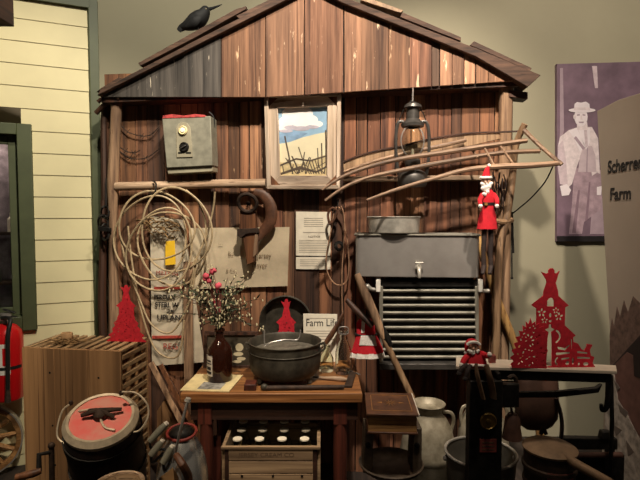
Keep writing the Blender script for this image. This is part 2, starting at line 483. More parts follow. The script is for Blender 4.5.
mb = MB(); lbar(mb, sx0-.1, sx1+.1, sz0-.1, sz1+.1, -.34, -.36); part('shop_backdrop', mb, 'shop', W)
zs = on(8, 233, LEFT).z
mb = MB(); lbar(mb, sx0-.1, sx1+.1, zs-.02, zs, -.2, -.33); lbar(mb, sx0-.1, sx1+.1, zs-.33, zs-.31, -.2, -.33)
part('shop_shelf', mb, 'roofwood', W)
for i in range(3):
    for zz in (zs, zs-.31):
        c = lwx(sx1-.04-.13*i-.02*(zz == zs), zz, -.26)
        mb = MB(); mb.lathe([(0, 0), (.04, 0), (.04, .08), (.026, .095), (.026, .12), (0, .12)], c, seg=16)
        part('shop_jar', mb, 'label' if i % 2 == 0 else 'boxgrey', W)
# brown beam end sticking out at the top left
mb = MB(); p = at(14.5, 27, 2.3)
mb.box((p.x-.3, 2.3-.1, p.z+.4), (.6, .2, .8))
solo('beam_end', 'dark brown wooden post end hanging in the top left corner before the cream siding', 'beam', mb, 'beam', bevel=.004)

# ================================================================== BARN FRONT
BF = thing('barn_facade', 'weathered red-brown plank barn front with a low gable roof', 'barn front', B(310, 380))
BF.location.z = 0
def bx(px, z, off=0.0):
    p = B(px, 215, off); return V((p.x, p.y, z))
mb = MB()
for a, b in [(108, 506)]:
    A = bx(a, 0, -.012); C = bx(b, 0, -.012)
    mb.prism([A, C, C+NB*.02, A+NB*.02], (0, 0, 2.3))
part('backing_boards', mb, 'backing', BF)
edges = [107, 121, 137, 148, 165, 182, 199, 215, 229, 240, 250, 266, 283, 294, 319, 332, 344, 356, 367, 380, 395, 410, 424, 437, 450, 460, 478, 493, 508]
tn = {'t': (1.15, 1.0, .78), 'l': (1.4, 1.3, 1.15), 'r': (.86, .66, .58), 'd': (.42, .35, .32), 'm': (1.0, .82, .68), 'g': (.75, .72, .68)}
seq = 'mtmdmtdmtmlrldmdrmrrmlrrdmml'
mb = MB(); rn = random.Random(3)
for i in range(len(edges)-1):
    t = tn[seq[i]]; j = rn.uniform(.85, 1.12)
    mb.tint = tuple(x*j for x in t)
    off = rn.uniform(0, .008)
    a = bx(edges[i], 0, off); b = bx(edges[i+1], 0, off)
    g = (b-a).normalized()*rn.uniform(.0008, .003)
    a = a+g; b = b-g
    mb.hexa([a, b, b+NB*.014, a+NB*.014], [v+V((0, 0, 2.33)) for v in (a, b, b+NB*.014, a+NB*.014)])
part('plank_wall', mb, 'barn', BF, bevel=.0015)

# gable boards, standing proud of the wall
GO = .14
def ybot(x): return 97 if x < 270 else 97-(x-270)*.066
def ytop(x):
    l = 4-.505*(x-280)
    r = 3+.409*(x-343)
    return max(l, r)
gseg = [(103, 126, 'D'), (126, 146, 'D'), (146, 166, 'D'), (166, 184, 'D'), (184, 203, 'D'), (203, 220.5, 'D'), (221.5, 265, 'o'), (266, 304, 'L'), (305, 311, 'P'),(311, 343, 'P'),
        (344.5, 361, 'L'), (361, 388, 'w'), (388.5, 410, 'o'), (410, 431.5, 'r'), (432, 439, 'D'), (440, 452, 'w'), (452.5, 464, 'L'), (464.5, 475, 'w'), (476, 488, 'o'), (488.5, 505, 'o'), (505.5, 524, 'w')]
gt = {'D': (.5, .47, .45), 'o': (.88, .72, .58), 'L': (1.15, 1.0, .88), 'P': (1.05, .86, .76), 'w': (1.3, 1.14, 1.0), 'r': (.85, .64, .56)}
mb = MB(); md = MB(); mp_ = None
for x0, x1, t in gseg:
    tgt = md if t == 'D' and x0 < 300 else mb
    j = rn.uniform(.93, 1.07); tgt.tint = tuple(x*j for x in gt[t]); o = GO+rn.uniform(-.003, .004)
    poly = [(x0, ybot(x0)), (x1, ybot(x1)), (x1, min(ytop(x1), ybot(x1)-1)), (x0, min(ytop(x0), ybot(x0)-1))]
    slab(tgt, poly, BARN, o, .016)
part('gable_boards', mb, 'gable', BF, bevel=.0015)
mk = MB(); slab(mk, [(104, 96), (522, 81.5), (520, 79), (476, 59), (432, 41), (343, 6), (311, -8), (280, 7), (106, 94)], BARN, GO-.018, .01); part('gable_gap_blocker', mk, 'backing', BF)  # dark sheet added so the lit wall doesn't show through board gaps
md.t = [(1, 1, 1)]*len(md.t)
part('painted_gable_boards', md, 'gabledark', BF, label='dark grey painted boards at the left of the gable', bevel=.0015)
# lintel and soffit behind the gable's lower edge
mb = MB()
z0 = B(215, 99, .1).z; z1 = B(480, 86, .1).z
a, b = bx(104, 0, GO-.02), bx(520, 0, GO-.02)
for (p, q) in [(a, b)]:
    mb.hexa([V((p.x, p.y, z0-.01)), V((q.x, q.y, z1-.01)), V((q.x, q.y, z1-.01))+NB*.12, V((p.x, p.y, z0-.01))+NB*.12],
            [V((p.x, p.y, z0+.05)), V((q.x, q.y, z1+.05)), V((q.x, q.y, z1+.05))+NB*.12, V((p.x, p.y, z0+.05))+NB*.12])
part('lintel', mb, 'tooldark', BF)
# roof deck, two slopes
def slope(mb, pix, off, depth): slab(mb, pix, BARN, off, depth)
mb = MB()
slope(mb, [(97, 95.5), (197, 45), (280, 3), (311, -13), (311, -19), (279, -2), (196, 40), (100, 90)], GO+.035, .24)
part('roof_slope', mb, 'roofwood', BF, bevel=.003)
mb = MB()
slope(mb, [(311, -13), (343, 3), (432, 38.5), (475, 56), (528, 87), (541, 75), (476, 48), (431, 31), (345, -3), (311, -19)], GO+.035, .24)
part('roof_slope', mb, 'roofwood', BF, bevel=.003)
mb = MB()
for pix, o in [([(140, 66), (196, 37), (246, 9), (246, 6), (236, 9), (190, 34), (138, 63)], .165), ([(96, 92), (121, 80), (119, 77), (101, 88)], .15), ([(240, 19), (283, -3), (278, -5), (236, 16)], .17)]:
    slab(mb, pix, BARN, o, .16)
part('loose_roof_board', mb, 'roofwood', BF, bevel=.002)
mb = MB()
slab(mb, [(360, 0), (401, 13), (403, 10), (363, -4)], BARN, .175, .1)
part('loose_roof_board', mb, 'pole', BF, label='pale loose board lying on the right roof slope', bevel=.002)
mb = MB()
slab(mb, [(400, 17), (461, 41), (461, 37), (402, 12)], BARN, .165, .16)
slab(mb, [(470, 45), (530, 71), (532, 68), (474, 41)], BARN, .165, .16)
part('loose_roof_board', mb, 'roofwood', BF, bevel=.002)
# posts and rails
mb = MB()
mb.tube([B(117, 99, .07), B(115, 140, .07), B(113, 180, .07), B(113, 230, .06), B(114, 300, .06), B(116, 400, .06), bx(117, 0, .06)], [.032, .03, .033, .022, .03, .034, .034], 10, sm=3)
part('post', mb, 'post', BF)
mb = MB()
mb.tube([B(506, 86, .06), B(505, 160, .06), B(504, 250, .06), B(502, 360, .06), bx(502, 0, .06)], [.036, .036, .035, .036, .038], 10, sm=3)
part('post', mb, 'post', BF)
mb = MB()
mb.tube([B(105, 200, .02), B(104, 120, .02), B(107, 96, .05)], .02, 8, sm=3); 
mb.tube([B(104, 200, .02), B(102, 300, .02), bx(102, 0, .02)], [.02, .025, .025], 8)
part('side_pole', mb, 'tooldark', BF)
mb = MB()
mb.tube([B(116, 186.5, .075), B(160, 185.5, .07), B(215, 184, .07), B(266, 183.5, .07)], [.026, .024, .025, .027], 10, sm=3)
part('rail', mb, 'log', BF)
mb = MB()
a, b = B(343, 181, .1), B(493, 180, .1)
mb.hexa([a, b, b+NB*.085, a+NB*.085], [v+V((0, 0, .026)) for v in (a, b, b+NB*.085, a+NB*.085)])
part('rail', mb, 'log', BF, bevel=.004)
mb = MB(); slab(mb, [(509, 90), (528, 92), (528, 99), (509, 97)], BARN, .1, .09)
part('eave_block', mb, 'tooldark', BF, bevel=.003)
mb = MB(); mb.tube([B(98, 102, .1), B(108, 95, .1), B(120, 99, .12)], .012, 7, sm=3); mb.tube([B(96, 113, .08), B(106, 103, .09), B(113, 98, .1)], .014, 7, sm=3)
part('eave_branch', mb, 'tooldark', BF)

# ------------------------------------------------------------------ poster and text panel at the right
PO = thing('portrait_poster', 'tall purple-toned poster of a man in a hat on the olive wall', 'poster', on(600, 241, BACK))
def flat(parent, name, pix, pl, off, mat, th=.0012, label=None):
    mb = MB(); slab(mb, pix, pl, off, th); return part(name, mb, mat, parent, label)
def pm(name, r, g, b, var=.06, sc=18): 
    if name not in M: M[name] = plain(name, rgb(r, g, b), .6, var, sc)
    return name
pm('print_purple', 126, 102, 116, .16, 6); pm('print_dark', 140, 114, 126); pm('print_black', 26, 20, 22); pm('print_coat', 232, 216, 218, .08, 34)
pm('print_vest', 204, 184, 190); pm('print_trouser', 176, 150, 160, .14, 24); pm('print_pale', 240, 228, 232, .03); pm('print_shade', 172, 150, 160); pm('print_mid', 212, 192, 198, .08, 30)
flat(PO, 'print_sheet', [(557, 241.5), (664, 241.5), (664, 61), (557, 64)], BACK, .03, 'print_purple', .0299)
o = .0315
flat(PO, 'base_stripe', [(557, 241.5), (664, 241.5), (664, 236), (557, 236)], BACK, o, 'print_black')
flat(PO, 'backdrop_streak', [(595, 88), (592, 66), (597, 66), (598, 88)], BACK, o, 'print_mid')
flat(PO, 'backdrop_streak', [(560, 150), (560, 68), (563, 68), (564, 130)], BACK, o, 'print_shade')
flat(PO, 'chair_shape', [(590, 234), (592, 206), (604, 196), (640, 196), (640, 234)], BACK, o, 'print_shade')
flat(PO, 'trousers', [(569, 234), (572, 205), (574, 168), (602, 170), (604, 185), (600, 210), (584, 222), (582, 234)], BACK, o+.0005, 'print_trouser')
flat(PO, 'trouser_fold', [(572, 233), (578, 190), (580, 190), (576, 233)], BACK, o+.001, 'print_dark')
flat(PO, 'trouser_fold', [(585, 222), (589, 182), (590.5, 182), (588, 219)], BACK, o+.001, 'print_dark')
flat(PO, 'coat', [(558, 146), (560, 137), (569, 130), (578, 127), (592, 127), (594, 131), (598, 148), (598, 172), (592, 176), (589, 150), (583, 150), (577, 166), (572, 184), (566, 190), (561, 180)], BACK, o+.001, 'print_coat')
flat(PO, 'coat_front', [(592, 127), (598, 138), (600, 174), (596.5, 172), (595, 150), (591, 142)], BACK, o+.0021, 'print_coat')
flat(PO, 'sleeve', [(558, 146), (563, 140), (566, 160), (568, 186), (560, 184), (557.6, 165)], BACK, o+.0015, 'print_mid')
flat(PO, 'vest', [(578, 172), (580, 156), (584, 146), (592, 146), (597, 160), (598, 172)], BACK, o+.0015, 'print_vest')
flat(PO, 'vest_line', [(586, 172), (587, 148), (588, 148), (587.5, 172)], BACK, o+.002, 'print_shade')
flat(PO, 'lapel', [(569, 131), (577, 128), (585, 146), (580, 152), (574, 138)], BACK, o+.002, 'print_pale')
flat(PO, 'shirt', [(578, 128), (590, 128), (590, 142), (586, 150), (582, 140)], BACK, o+.002, 'print_pale')
flat(PO, 'tie', [(584, 130), (587, 130), (588, 146), (585.5, 148)], BACK, o+.0025, 'print_mid')
flat(PO, 'lapel_edge', [(574, 138), (576, 136), (585, 148), (583, 150)], BACK, o+.0028, 'print_shade')
flat(PO, 'hand', [(560, 186), (567, 184), (571, 190), (569, 195), (562, 196)], BACK, o+.002, 'print_pale')
flat(PO, 'hand', [(597, 187), (602, 186), (601, 195), (597, 195)], BACK, o+.002, 'print_pale')
def ell(cx, cy, rx, ry, n=16, a0=0, a1=2*PI): return [(cx+rx*math.cos(a0+(a1-a0)*i/n), cy+ry*math.sin(a0+(a1-a0)*i/n)) for i in range(n)]
flat(PO, 'neck', [(577, 122), (587, 122), (588, 130), (577, 130)], BACK, o+.0022, 'print_coat')
flat(PO, 'face', ell(581, 117, 6.6, 9.5, 20), BACK, o+.0028, 'print_pale')
flat(PO, 'ear', ell(574.6, 117, 1.4, 2.4, 10), BACK, o+.0029, 'print_coat')
flat(PO, 'eye', [(577, 114.5), (579.8, 114), (579.8, 115.6), (577, 115.8)], BACK, o+.0034, 'print_shade')
flat(PO, 'eye', [(582.6, 114), (585.4, 114.5), (585.4, 115.8), (582.6, 115.6)], BACK, o+.0034, 'print_shade')
flat(PO, 'nose', [(580.8, 115), (581.6, 115), (582.6, 119.6), (580.4, 119.6)], BACK, o+.0034, 'print_coat')
flat(PO, 'mouth', [(578.6, 121.6), (584, 121.6), (583.4, 123), (579.2, 123)], BACK, o+.0034, 'print_shade')
flat(PO, 'hat_brim', ell(582, 110.2, 13.5, 2.4, 20), BACK, o+.004, 'print_pale')
flat(PO, 'hat_crown', [(574, 110), (574.6, 104), (577, 102), (581, 102.6), (586, 101.6), (589.4, 104), (590, 110)], BACK, o+.0044, 'print_pale')
flat(PO, 'hat_band', [(574, 110), (574.2, 107.4), (589.8, 107.4), (590, 110)], BACK, o+.0048, 'print_coat')

# taupe text panel, side-on at the right, with a printed winter barn at the bottom
XP = 1.44
def xp(px, py, x=XP):
    d = ray(px, py); t = x/d.x; return V((x, t*d.y, H+t*d.z))
TP = thing('text_panel', 'tall taupe exhibit panel lettered in black at the right edge', 'panel', (XP, 2.2, 0))
e0 = xp(597, 111); e1 = xp(640, 93); e2 = xp(612, 372); e3 = xp(604, 412)
mb = MB()
near = 1.6
top_near = V((XP, near, e1.z+.03))
mb.prism([e0, xp(618, 100), e1, top_near, V((XP, near, 0)), V((XP, e3.y+.02, 0)), e3, e2], (.035, 0, 0))
part('board', mb, 'panel', TP, bevel=.002)
def pflat(name, pix, mat, lift):
    mb = MB(); mb.prism([xp(x, y, XP-lift) for x, y in pix], (.001, 0, 0)); return part(name, mb, mat, TP)
pm('print_treeline', 112, 88, 78, .22, 30); pm('print_roof', 44, 34, 32); pm('print_barnred', 112, 78, 70, .12, 20); pm('print_snow', 176, 164, 152, .25, 26); pm('print_haze', 128, 116, 106)
zz = lambda px, py: (px, py)
pflat('printed_treeline', [(610, 372), (609.5, 335), (612, 318), (614, 326), (617, 306), (620, 316), (624, 300), (628, 312), (633, 296), (641, 304), (652, 296), (652, 345), (641, 337)], 'print_treeline', .0015)
pflat('printed_roof', [(612, 366), (640, 335), (655, 322), (655, 370), (640, 366), (626, 362)], 'print_roof', .0025)
pflat('printed_barn', [(613, 366), (627, 352), (655, 368), (655, 470), (636, 430), (616, 400)], 'print_barnred', .0035)
pflat('printed_door', [(633, 352), (655, 345), (655, 384), (634, 376)], 'print_roof', .0045)
pflat('printed_snow', [(609, 372), (613, 366), (618, 400), (628, 416), (640, 440), (655, 452), (655, 520), (611, 520), (605, 470), (605, 413)], 'print_snow', .0055)
pm('print_snowdark', 104, 92, 84)
for pts in ([(614, 380), (620, 388), (617, 391)], [(618, 404), (628, 412), (626, 418), (620, 412)], [(612, 424), (622, 430), (616, 436)], [(626, 440), (634, 452), (628, 456)], [(613, 446), (618, 458), (613, 462)]):
    pflat('printed_shadow_mark', pts, 'print_snowdark', .0065)
f4 = frame4(V((XP-.002, xp(608, 173).y, xp(608, 173).z)), (0, -1, 0), (0, 0, 1))
d = xp(608, 173).y
me = text_mesh('lettering', 'Scherrer', 11.8*d/FPX/.69, f4, 'ink', TP.location, squeeze=.88, bold=.0016)
ob = link_part('lettering', me, TP)
print('SCHERRER width', [max(v.co.y for v in me.vertices)-min(v.co.y for v in me.vertices)])
f4 = frame4(V((XP-.002, xp(610, 200).y, xp(610, 200).z)), (0, -1, 0), (0, 0, 1))
me = text_mesh('lettering', 'Farm', 11.5*d/FPX/.69, f4, 'ink', TP.location, squeeze=1.0, bold=.0016)
link_part('lettering', me, TP)
# ================================================================== THINGS HUNG ON THE BARN WALL
def Bm(px, py, off, dx=0, dy=0, dz=0): return B(px, py, off)+RB @ V((dx, dy, dz))
def pxm(n, Y=2.85): return n*Y/FPX

# crow on the roof
CR = thing('crow', 'black crow perched on the left slope of the barn roof', 'bird', B(198, 36, .12))
mb = MB()
mb.tube([B(181, 27, .12), B(187, 25.5, .12), B(194, 22, .12), B(200, 18, .12), B(204, 13.5, .12), B(206, 9, .12), B(207.5, 6.6, .12)],
        [.012, .03, .045, .046, .034, .024, .008], 14, sm=4)
part('body', mb, 'crow', CR)
mb = MB(); mb.tube([B(207, 9.5, .12), B(213, 8, .12), B(222, 4.5, .12)], [.011, .008, .002], 8, sm=3); part('beak', mb, 'crow', CR)
mb = MB(); mb.tube([B(187, 25, .12), B(182, 27.5, .12), B(178.5, 31, .12)], [.024, .022, .014], 8, sm=3, flat=.5); part('tail', mb, 'crow', CR)
mb = MB(); mb.tube([B(200, 17, .165), B(194, 22, .168), B(186, 27, .15)], [.016, .026, .008], 8, sm=3, flat=.4); part('wing', mb, 'crow', CR)
mb = MB(); mb.ball(B(206, 9, .14), .004, 8); part('eye', mb, 'dialpale', CR)
for q in (.14, .1):
    mb = MB(); mb.tube([B(198, 24, q), B(198.5, 36.5, q)], .004, 6); mb.tube([B(195, 37, q+.01), B(198.5, 36, q), B(202, 34, q+.01)], .003, 5); part('leg', mb, 'crow', CR)

# grey metal box with dials
BX = thing('fence_charger_box', 'grey metal box with a pale and a dark dial on the left wall rail', 'metal box', B(187, 176, .1))
f = [(162, 118), (210.5, 116), (212.5, 165.5), (166.5, 168)]
mb = MB(); slab(mb, f, BARN, .15, .11); part('casing', mb, 'boxgrey', BX, bevel=.004)
mb = MB(); slab(mb, [(166.5, 168), (212.5, 165.5), (212.5, 171.5), (168, 174)], BARN, .135, .1); part('lower_ledge', mb, 'boxlight', BX, bevel=.003)
mb = MB(); slab(mb, [(162, 118.5), (163, 115.5), (172, 114.2), (184, 115.6), (195, 114), (205, 115), (205, 117)], BARN, .153, .09); part('red_top_edge', mb, 'redpaint', BX, label='chipped red painted top edge', bevel=.002)
pl = [(176.5, 157.5), (176, 128), (178, 124), (182, 122), (187, 123), (190, 127), (192.5, 157)]
mb = MB(); slab(mb, pl, BARN, .156, .008); part('face_plate', mb, 'boxlight', BX, bevel=.0015)
for nm, x, y, r, mt, inn in (('pale_dial', 183, 130.5, 4.6, 'dialpale', 'white'), ('dark_dial', 184.3, 147, 4.8, 'iron', 'pewter')):
    c = B(x, y, .157); R = pxm(r)
    mb = MB(); mb.lathe([(0, 0), (R, 0), (R, .006), (R*.8, .012), (R*.7, .008), (0, .008)], c, aim(-NB), 20); dl = part(nm, mb, mt, BX)
    mb = MB()
    if nm == 'dark_dial': mb.tube([c-NB*.012+V((-R*.5, 0, -R*.3)), c-NB*.016, c-NB*.012+V((R*.5, 0, R*.3))], .004, 6)
    else: mb.lathe([(0, .009), (R*.55, .009), (R*.4, .013), (0, .014)], c, aim(-NB), 16)
    part('dial_knob', mb, inn, dl)
for x0, x1 in ((178, 182), (186, 191)):
    mb = MB(); slab(mb, [(x0, 152), (x1, 152), (x1, 153.5), (x0, 153.5)], BARN, .158, .004); part('slot', mb, 'iron', BX)
mb = MB(); mb.tube([B(209, 112, .1), B(214, 119, .09), B(213, 140, .07), B(211, 165, .06), B(212, 182, .05)], .005, 6, sm=4); part('cord', mb, 'blackrub', BX)

# barbed wire on the left panel
BWR = thing('barbed_wire', 'sagging strands of barbed wire stretched between left post and metal box', 'wire', B(140, 150, .03))
for pts in ([(118, 122), (128, 132), (142, 136), (152, 134), (160, 125)], [(118, 146), (126, 151), (134, 153), (140, 150)], [(118, 150), (130, 158), (146, 158), (160, 148)]):
    mb = MB(); P_ = [B(x, y, .03) for x, y in pts]; mb.tube(P_, .0032, 5, sm=5)
    for p in P_[1:-1]:
        mb.tube([p+V((-.014, -.004, .012)), p+V((.014, -.008, -.012))], .002, 4); mb.tube([p+V((-.012, -.006, -.014)), p+V((.012, -.006, .014))], .002, 4)
    part('strand', mb, 'ironrust', BWR)

# big coil of pale cane
CO = thing('cane_coil', 'large loose coil of pale wicker cane hung from the left rail', 'coil', B(150, 188, .1))
def ringpts(cx, cy, rx, ry, off, rot=0, n=26, wob=1.2, sd=0, amp=.02):
    r_ = random.Random(sd); ph = r_.uniform(0, 6.28); out = []
    for i in range(n):
        a = 2*PI*i/n; k = 1+.035*math.sin(3*a+ph)
        x = rx*k*math.cos(a); y = ry*k*math.sin(a)
        out.append(B(cx+x*math.cos(rot)-y*math.sin(rot), cy+x*math.sin(rot)+y*math.cos(rot), off+amp*math.sin(a*2+ph)))
    return out
loops = [(151, 238, 36, 42, .13, .15), (176, 230, 35, 42, .15, -.1), (160, 250, 32, 42, .17, .3), (172, 248, 33, 38, .12, -.5), (156, 226, 38, 34, .14, .2)]
for i, (cx, cy, rx, ry, of, ro) in enumerate(loops):
    mb = MB(); mb.tube(ringpts(cx, cy, rx, ry, of, ro, sd=i), .0058, 6, closed=True, sm=2); part('loop', mb, 'rope', CO)
for pts in ([(120, 235), (126, 262), (140, 300), (152, 325), (172, 332), (190, 300), (196, 262)], [(128, 226), (132, 262), (141, 310), (156, 350), (178, 356), (184, 320)], [(186, 190), (200, 205), (206, 232), (196, 262), (190, 290)], [(215, 192), (213, 210), (205, 240), (190, 270)]):
    mb = MB(); mb.tube([B(x, y, .13+.01*math.sin(x)) for x, y in pts], .0055, 6, sm=5); part('loose_end', mb, 'rope', CO)
mb = MB(); mb.tube([B(153, 181, .1), B(156, 184, .13), B(155, 192, .15), B(151, 194, .14), B(150, 190, .11)], .005, 6, sm=4); part('hook', mb, 'iron', CO)

# white printed feed sack behind the coil
def cloth_sheet(quad, off, nx, ny, wav, sd, base):
    """sheet between four pixel corners (tl, tr, br, bl) with soft folds and a real thickness"""
    mb = MB(); th = .004; vs = []; r_ = random.Random(sd); p1, p2 = r_.uniform(0, 9), r_.uniform(0, 9)
    for side in (0, 1):
        for j in range(ny+1):
            for i in range(nx+1):
                u, v = i/nx, j/ny
                x = (1-v)*((1-u)*quad[0][0]+u*quad[1][0])+v*((1-u)*quad[3][0]+u*quad[2][0])
                y = (1-v)*((1-u)*quad[0][1]+u*quad[1][1])+v*((1-u)*quad[3][1]+u*quad[2][1])
                d = off+wav*(math.sin(u*7+p1+v*2)*.5+math.sin(v*9+p2+u*3)*.5)
                vs.append(B(x, y, d-(th if side else 0)))
    n = (nx+1)*(ny+1); fs = []
    for j in range(ny):
        for i in range(nx):
            a = j*(nx+1)+i
            fs.append((a, a+1, a+nx+2, a+nx+1)); fs.append((n+a, n+a+nx+1, n+a+nx+2, n+a+1))
    for i in range(nx):
        fs.append((i, n+i, n+i+1, i+1)); a = ny*(nx+1)+i; fs.append((a, a+1, n+a+1, n+a))
    for j in range(ny):
        a = j*(nx+1); fs.append((a, a+nx+1, n+a+nx+1, n+a)); a += nx; fs.append((a, n+a, n+a+nx+1, a+nx+1))
    return mb.add(vs, fs)
FS = thing('feed_sack', 'white cloth feed sack with red stripes and black lettering behind the cane coil', 'sack', B(175, 368, .05))
part('sack_cloth', cloth_sheet([(150, 216), (184, 220), (205, 362), (152, 366)], .052, 14, 22, .006, 1, B(175, 368, .05)), 'sack', FS)
o = .062
for y, x0, x1, h in ((287, 154, 185, 2.6), (336, 152, 188, 2.6)):
    mb = MB(); slab(mb, [(x0, y), (x1, y-.5), (x1, y+h-.5), (x0, y+h)], BARN, o, .006); part('stripe', mb, 'inkred', FS)
for s_, x, y, h, q in (('PERCIAN', 154, 299, 4.4, .86), ('STERL W', 155, 307, 5.0, .86), ('THE', 167, 312, 2.2, 1.2), ('UPLAND', 157, 319.5, 5.0, 1.1), ):
    text_on(FS, 'lettering', s_, x, y, h, BARN, o, 'ink', squeeze=q, bold=.001)
text_on(FS, 'lettering', 'MILLING', 156, 275, 4.5, BARN, o, 'inkred', squeeze=.95)
text_on(FS, 'lettering', 'REG', 163, 349, 6, BARN, o, 'inkred', squeeze=1.0)
mb = MB(); slab(mb, [(165.5, 241.5), (174.5, 240.5), (175.5, 264.5), (165, 265.5)], BARN, .075, .006)
solo('yellow_tag', 'small bright yellow tag hung on the white feed sack inside the coil', 'tag', mb, 'yellowtag', bevel=.0015)
# twiggy wreath remains inside the coil
mb = MB(); r_ = random.Random(5)
for i in range(46):
    x = r_.uniform(136, 172); y = 221+((x-150)/18)**2*1.2+r_.uniform(-3, 12)
    a = r_.uniform(-.7, .7); l = r_.uniform(4, 10)
    mb.tube([B(x, y, .08+r_.uniform(0, .03)), B(x+l*.5, y+a*l*.3-1, .1+r_.uniform(0, .03)), B(x+l, y+a*l, .08+r_.uniform(0, .03))], .0035, 5)
solo('dried_grass_bundle', 'flat dry twig bundle hanging on planks within the cane coil', 'twigs', mb, 'dryleaf')

# burlap with brown script
BU = thing('burlap_sheet', 'wide tan burlap sheet with faded brown handwriting in the middle of the wall', 'burlap sheet', B(241, 288, .03))
part('sheet', cloth_sheet([(189, 228), (289.5, 227), (287.5, 286), (192, 289)], .03, 24, 14, .003, 4, None), 'burlap', BU)
for s_, x, y, h, q in (('Bu', 228, 256, 4.6, .8), ('Jersey', 257, 258, 5.6, .75), ('Mayer', 252, 267.5, 5.4, .8), ('stock', 259, 245.5, 2.2, 1.0), ('best', 218, 245, 2.2, 1.0), ('& Co', 226, 272, 3.4, .9)):
    text_on(BU, 'handwriting', s_, x, y, h, BARN, .0375, 'inkfaint', squeeze=q, bold=-.0006)
# narrow lath standing over the sack
mb = MB(); slab(mb, [(183, 262), (192, 262), (193, 378), (184, 378)], BARN, .085, .016)
p0, p1 = B(184, 378, .085), B(193, 378, .085)
mb.prism([p0, p1, V((p1.x, p1.y, 0)), V((p0.x, p0.y, 0))], NB*.016)
solo('upright_lath', 'narrow brown upright lath standing in front of the white feed sack', 'lath', mb, 'post', bevel=.002)

# pulley collar: iron ring on a wooden block with leather
HA = thing('harness_collar', 'rusty iron ring on a worn wooden hames piece over the burlap', 'harness piece', B(252, 270, .08))
mb = MB(); c = B(247.5, 203, .12); R = pxm(9)
mb.tube([c+RB @ V((R*math.cos(a), -.02*math.sin(a), R*.95*math.sin(a))) for a in [2*PI*i/24 for i in range(24)]], .011, 8, closed=True); part('ring', mb, 'ironrust', HA)
mb = MB(); mb.ball(B(248, 203.5, .09), .012, 10); mb.tube([B(248, 203, .02), B(248, 203, .1)], .006, 6); part('bolt', mb, 'ironrust', HA)
mb = MB(); slab(mb, [(240, 211), (255, 211), (256, 228), (254, 262), (247, 265), (243, 240), (239, 228)], BARN, .1, .05); part('block', mb, 'tool', HA, bevel=.004)
mb = MB(); slab(mb, [(237, 229), (258, 228), (259, 233), (252, 233), (246, 234), (241, 238), (237, 236)], BARN, .112, .02); part('plate', mb, 'ironrust', HA, bevel=.002)
mb = MB(); mb.tube([B(254, 192, .08), B(264, 196, .08), B(271, 208, .08), B(270, 222, .08), B(262, 233, .08), B(257, 240, .09)], [.02, .03, .034, .034, .028, .014], 10, sm=4, flat=.35); part('leather_pad', mb, 'leather', HA)
mb = MB(); slab(mb, [(254.5, 234), (258, 234), (257, 254), (252.5, 258)], BARN, .105, .03); part('tongue', mb, 'post', HA, bevel=.003)

# painting in a weathered frame
PF = thing('framed_painting', 'painting of clouds above a sandy hill and broken fence in weathered wood frame', 'painting', B(302, 189, .05))
Q = [(264, 93.5), (341, 92), (340, 189), (266.5, 189)]
def inset(q, l, t, r, b): return [(q[0][0]+l, q[0][1]+t), (q[1][0]-r, q[1][1]+t), (q[2][0]-r, q[2][1]-b), (q[3][0]+l, q[3][1]-b)]
def ringbars(a, b):
    return [[a[i], a[(i+1) % 4], b[(i+1) % 4], b[i]] for i in range(4)]
I1 = inset(Q, 4, 4, 4, 4); I2 = inset(Q, 13.5, 14, 13.5, 13.5); I3 = inset(Q, 14, 14.5, 14, 14)
for k, bar in enumerate(ringbars(Q, I1)):
    mb = MB(); slab(mb, bar, BARN, .1, .08); part('outer_frame_bar', mb, 'greywood' if k % 2 else 'greywoodx', PF, bevel=.003)
for k, bar in enumerate(ringbars(I1, I2)):
    mb = MB(); slab(mb, bar, BARN, .085, .06); part('inner_frame_bar', mb, 'greywood' if k % 2 else 'greywoodx', PF, bevel=.002)
pm('paint_sky', 150, 186, 212, .1, 10); pm('paint_cloud', 248, 244, 240, .03, 16); pm('paint_cloudshade', 196, 188, 200, .1, 20); pm('paint_sand', 232, 220, 184, .04, 12); pm('paint_sanddark', 214, 194, 146, .12, 30); pm('paint_fence', 84, 70, 56, .2, 50); pm('paint_deep', 136, 168, 200, .12, 24)
IN = inset(Q, 13, 13.5, 13, 13)
pic = flat(PF, 'canvas', IN, BARN, .06, 'paint_sky', .02)
def pf_(name, pts, mat, o): return flat(PF, name, pts, BARN, .06+o, mat)
for k_, (cx, cy, rx, ry) in enumerate(((286, 122, 7.5, 6), (290, 114, 8, 7), (298, 112, 8, 5.5), (306, 114, 7, 6.5), (311, 120, 7, 5), (301, 120, 12, 7), (317, 124, 6, 3.2), (283, 128, 5, 3))):
    pf_('painted_cloud_puff', [(max(278.2, min(326.5, x)), max(107.4, y)) for x, y in ell(cx, cy, rx, ry, 18)], 'paint_cloud', .0005+.00007*k_)
for k_, (cx, cy, rx, ry) in enumerate(((291, 127.5, 7, 2.2), (301, 128.5, 9, 2.4), (312, 127, 7, 1.8), (286, 131, 7, 1.6))):
    pf_('cloud_shadow', [(max(278.2, x), y) for x, y in ell(cx, cy, rx, ry, 16)], 'paint_cloudshade', .0012+.00007*k_)
for k_, tri in enumerate(([(268.5, 97.5), (278, 97.5), (268.5, 107)], [(337, 96), (327, 96), (337, 106)], [(336, 185), (326, 185), (336, 175)], [(270.5, 185), (280, 185), (270.5, 175)])):
    flat(PF, 'corner_block', tri, BARN, .0865, 'tool', .003)
pf_('painted_far_sky', [(279, 134), (292, 131), (308, 133), (300, 138), (286, 142), (279, 142)], 'paint_deep', .0010)
pf_('painted_hill', [(279, 144), (290, 142), (304, 137), (316, 134), (327, 132), (327, 176), (279, 176)], 'paint_sand', .0018)
pf_('hill_shadow', [(279, 162), (300, 164), (327, 154), (327, 176), (279, 176)], 'paint_sanddark', .0023)
rp = random.Random(31)
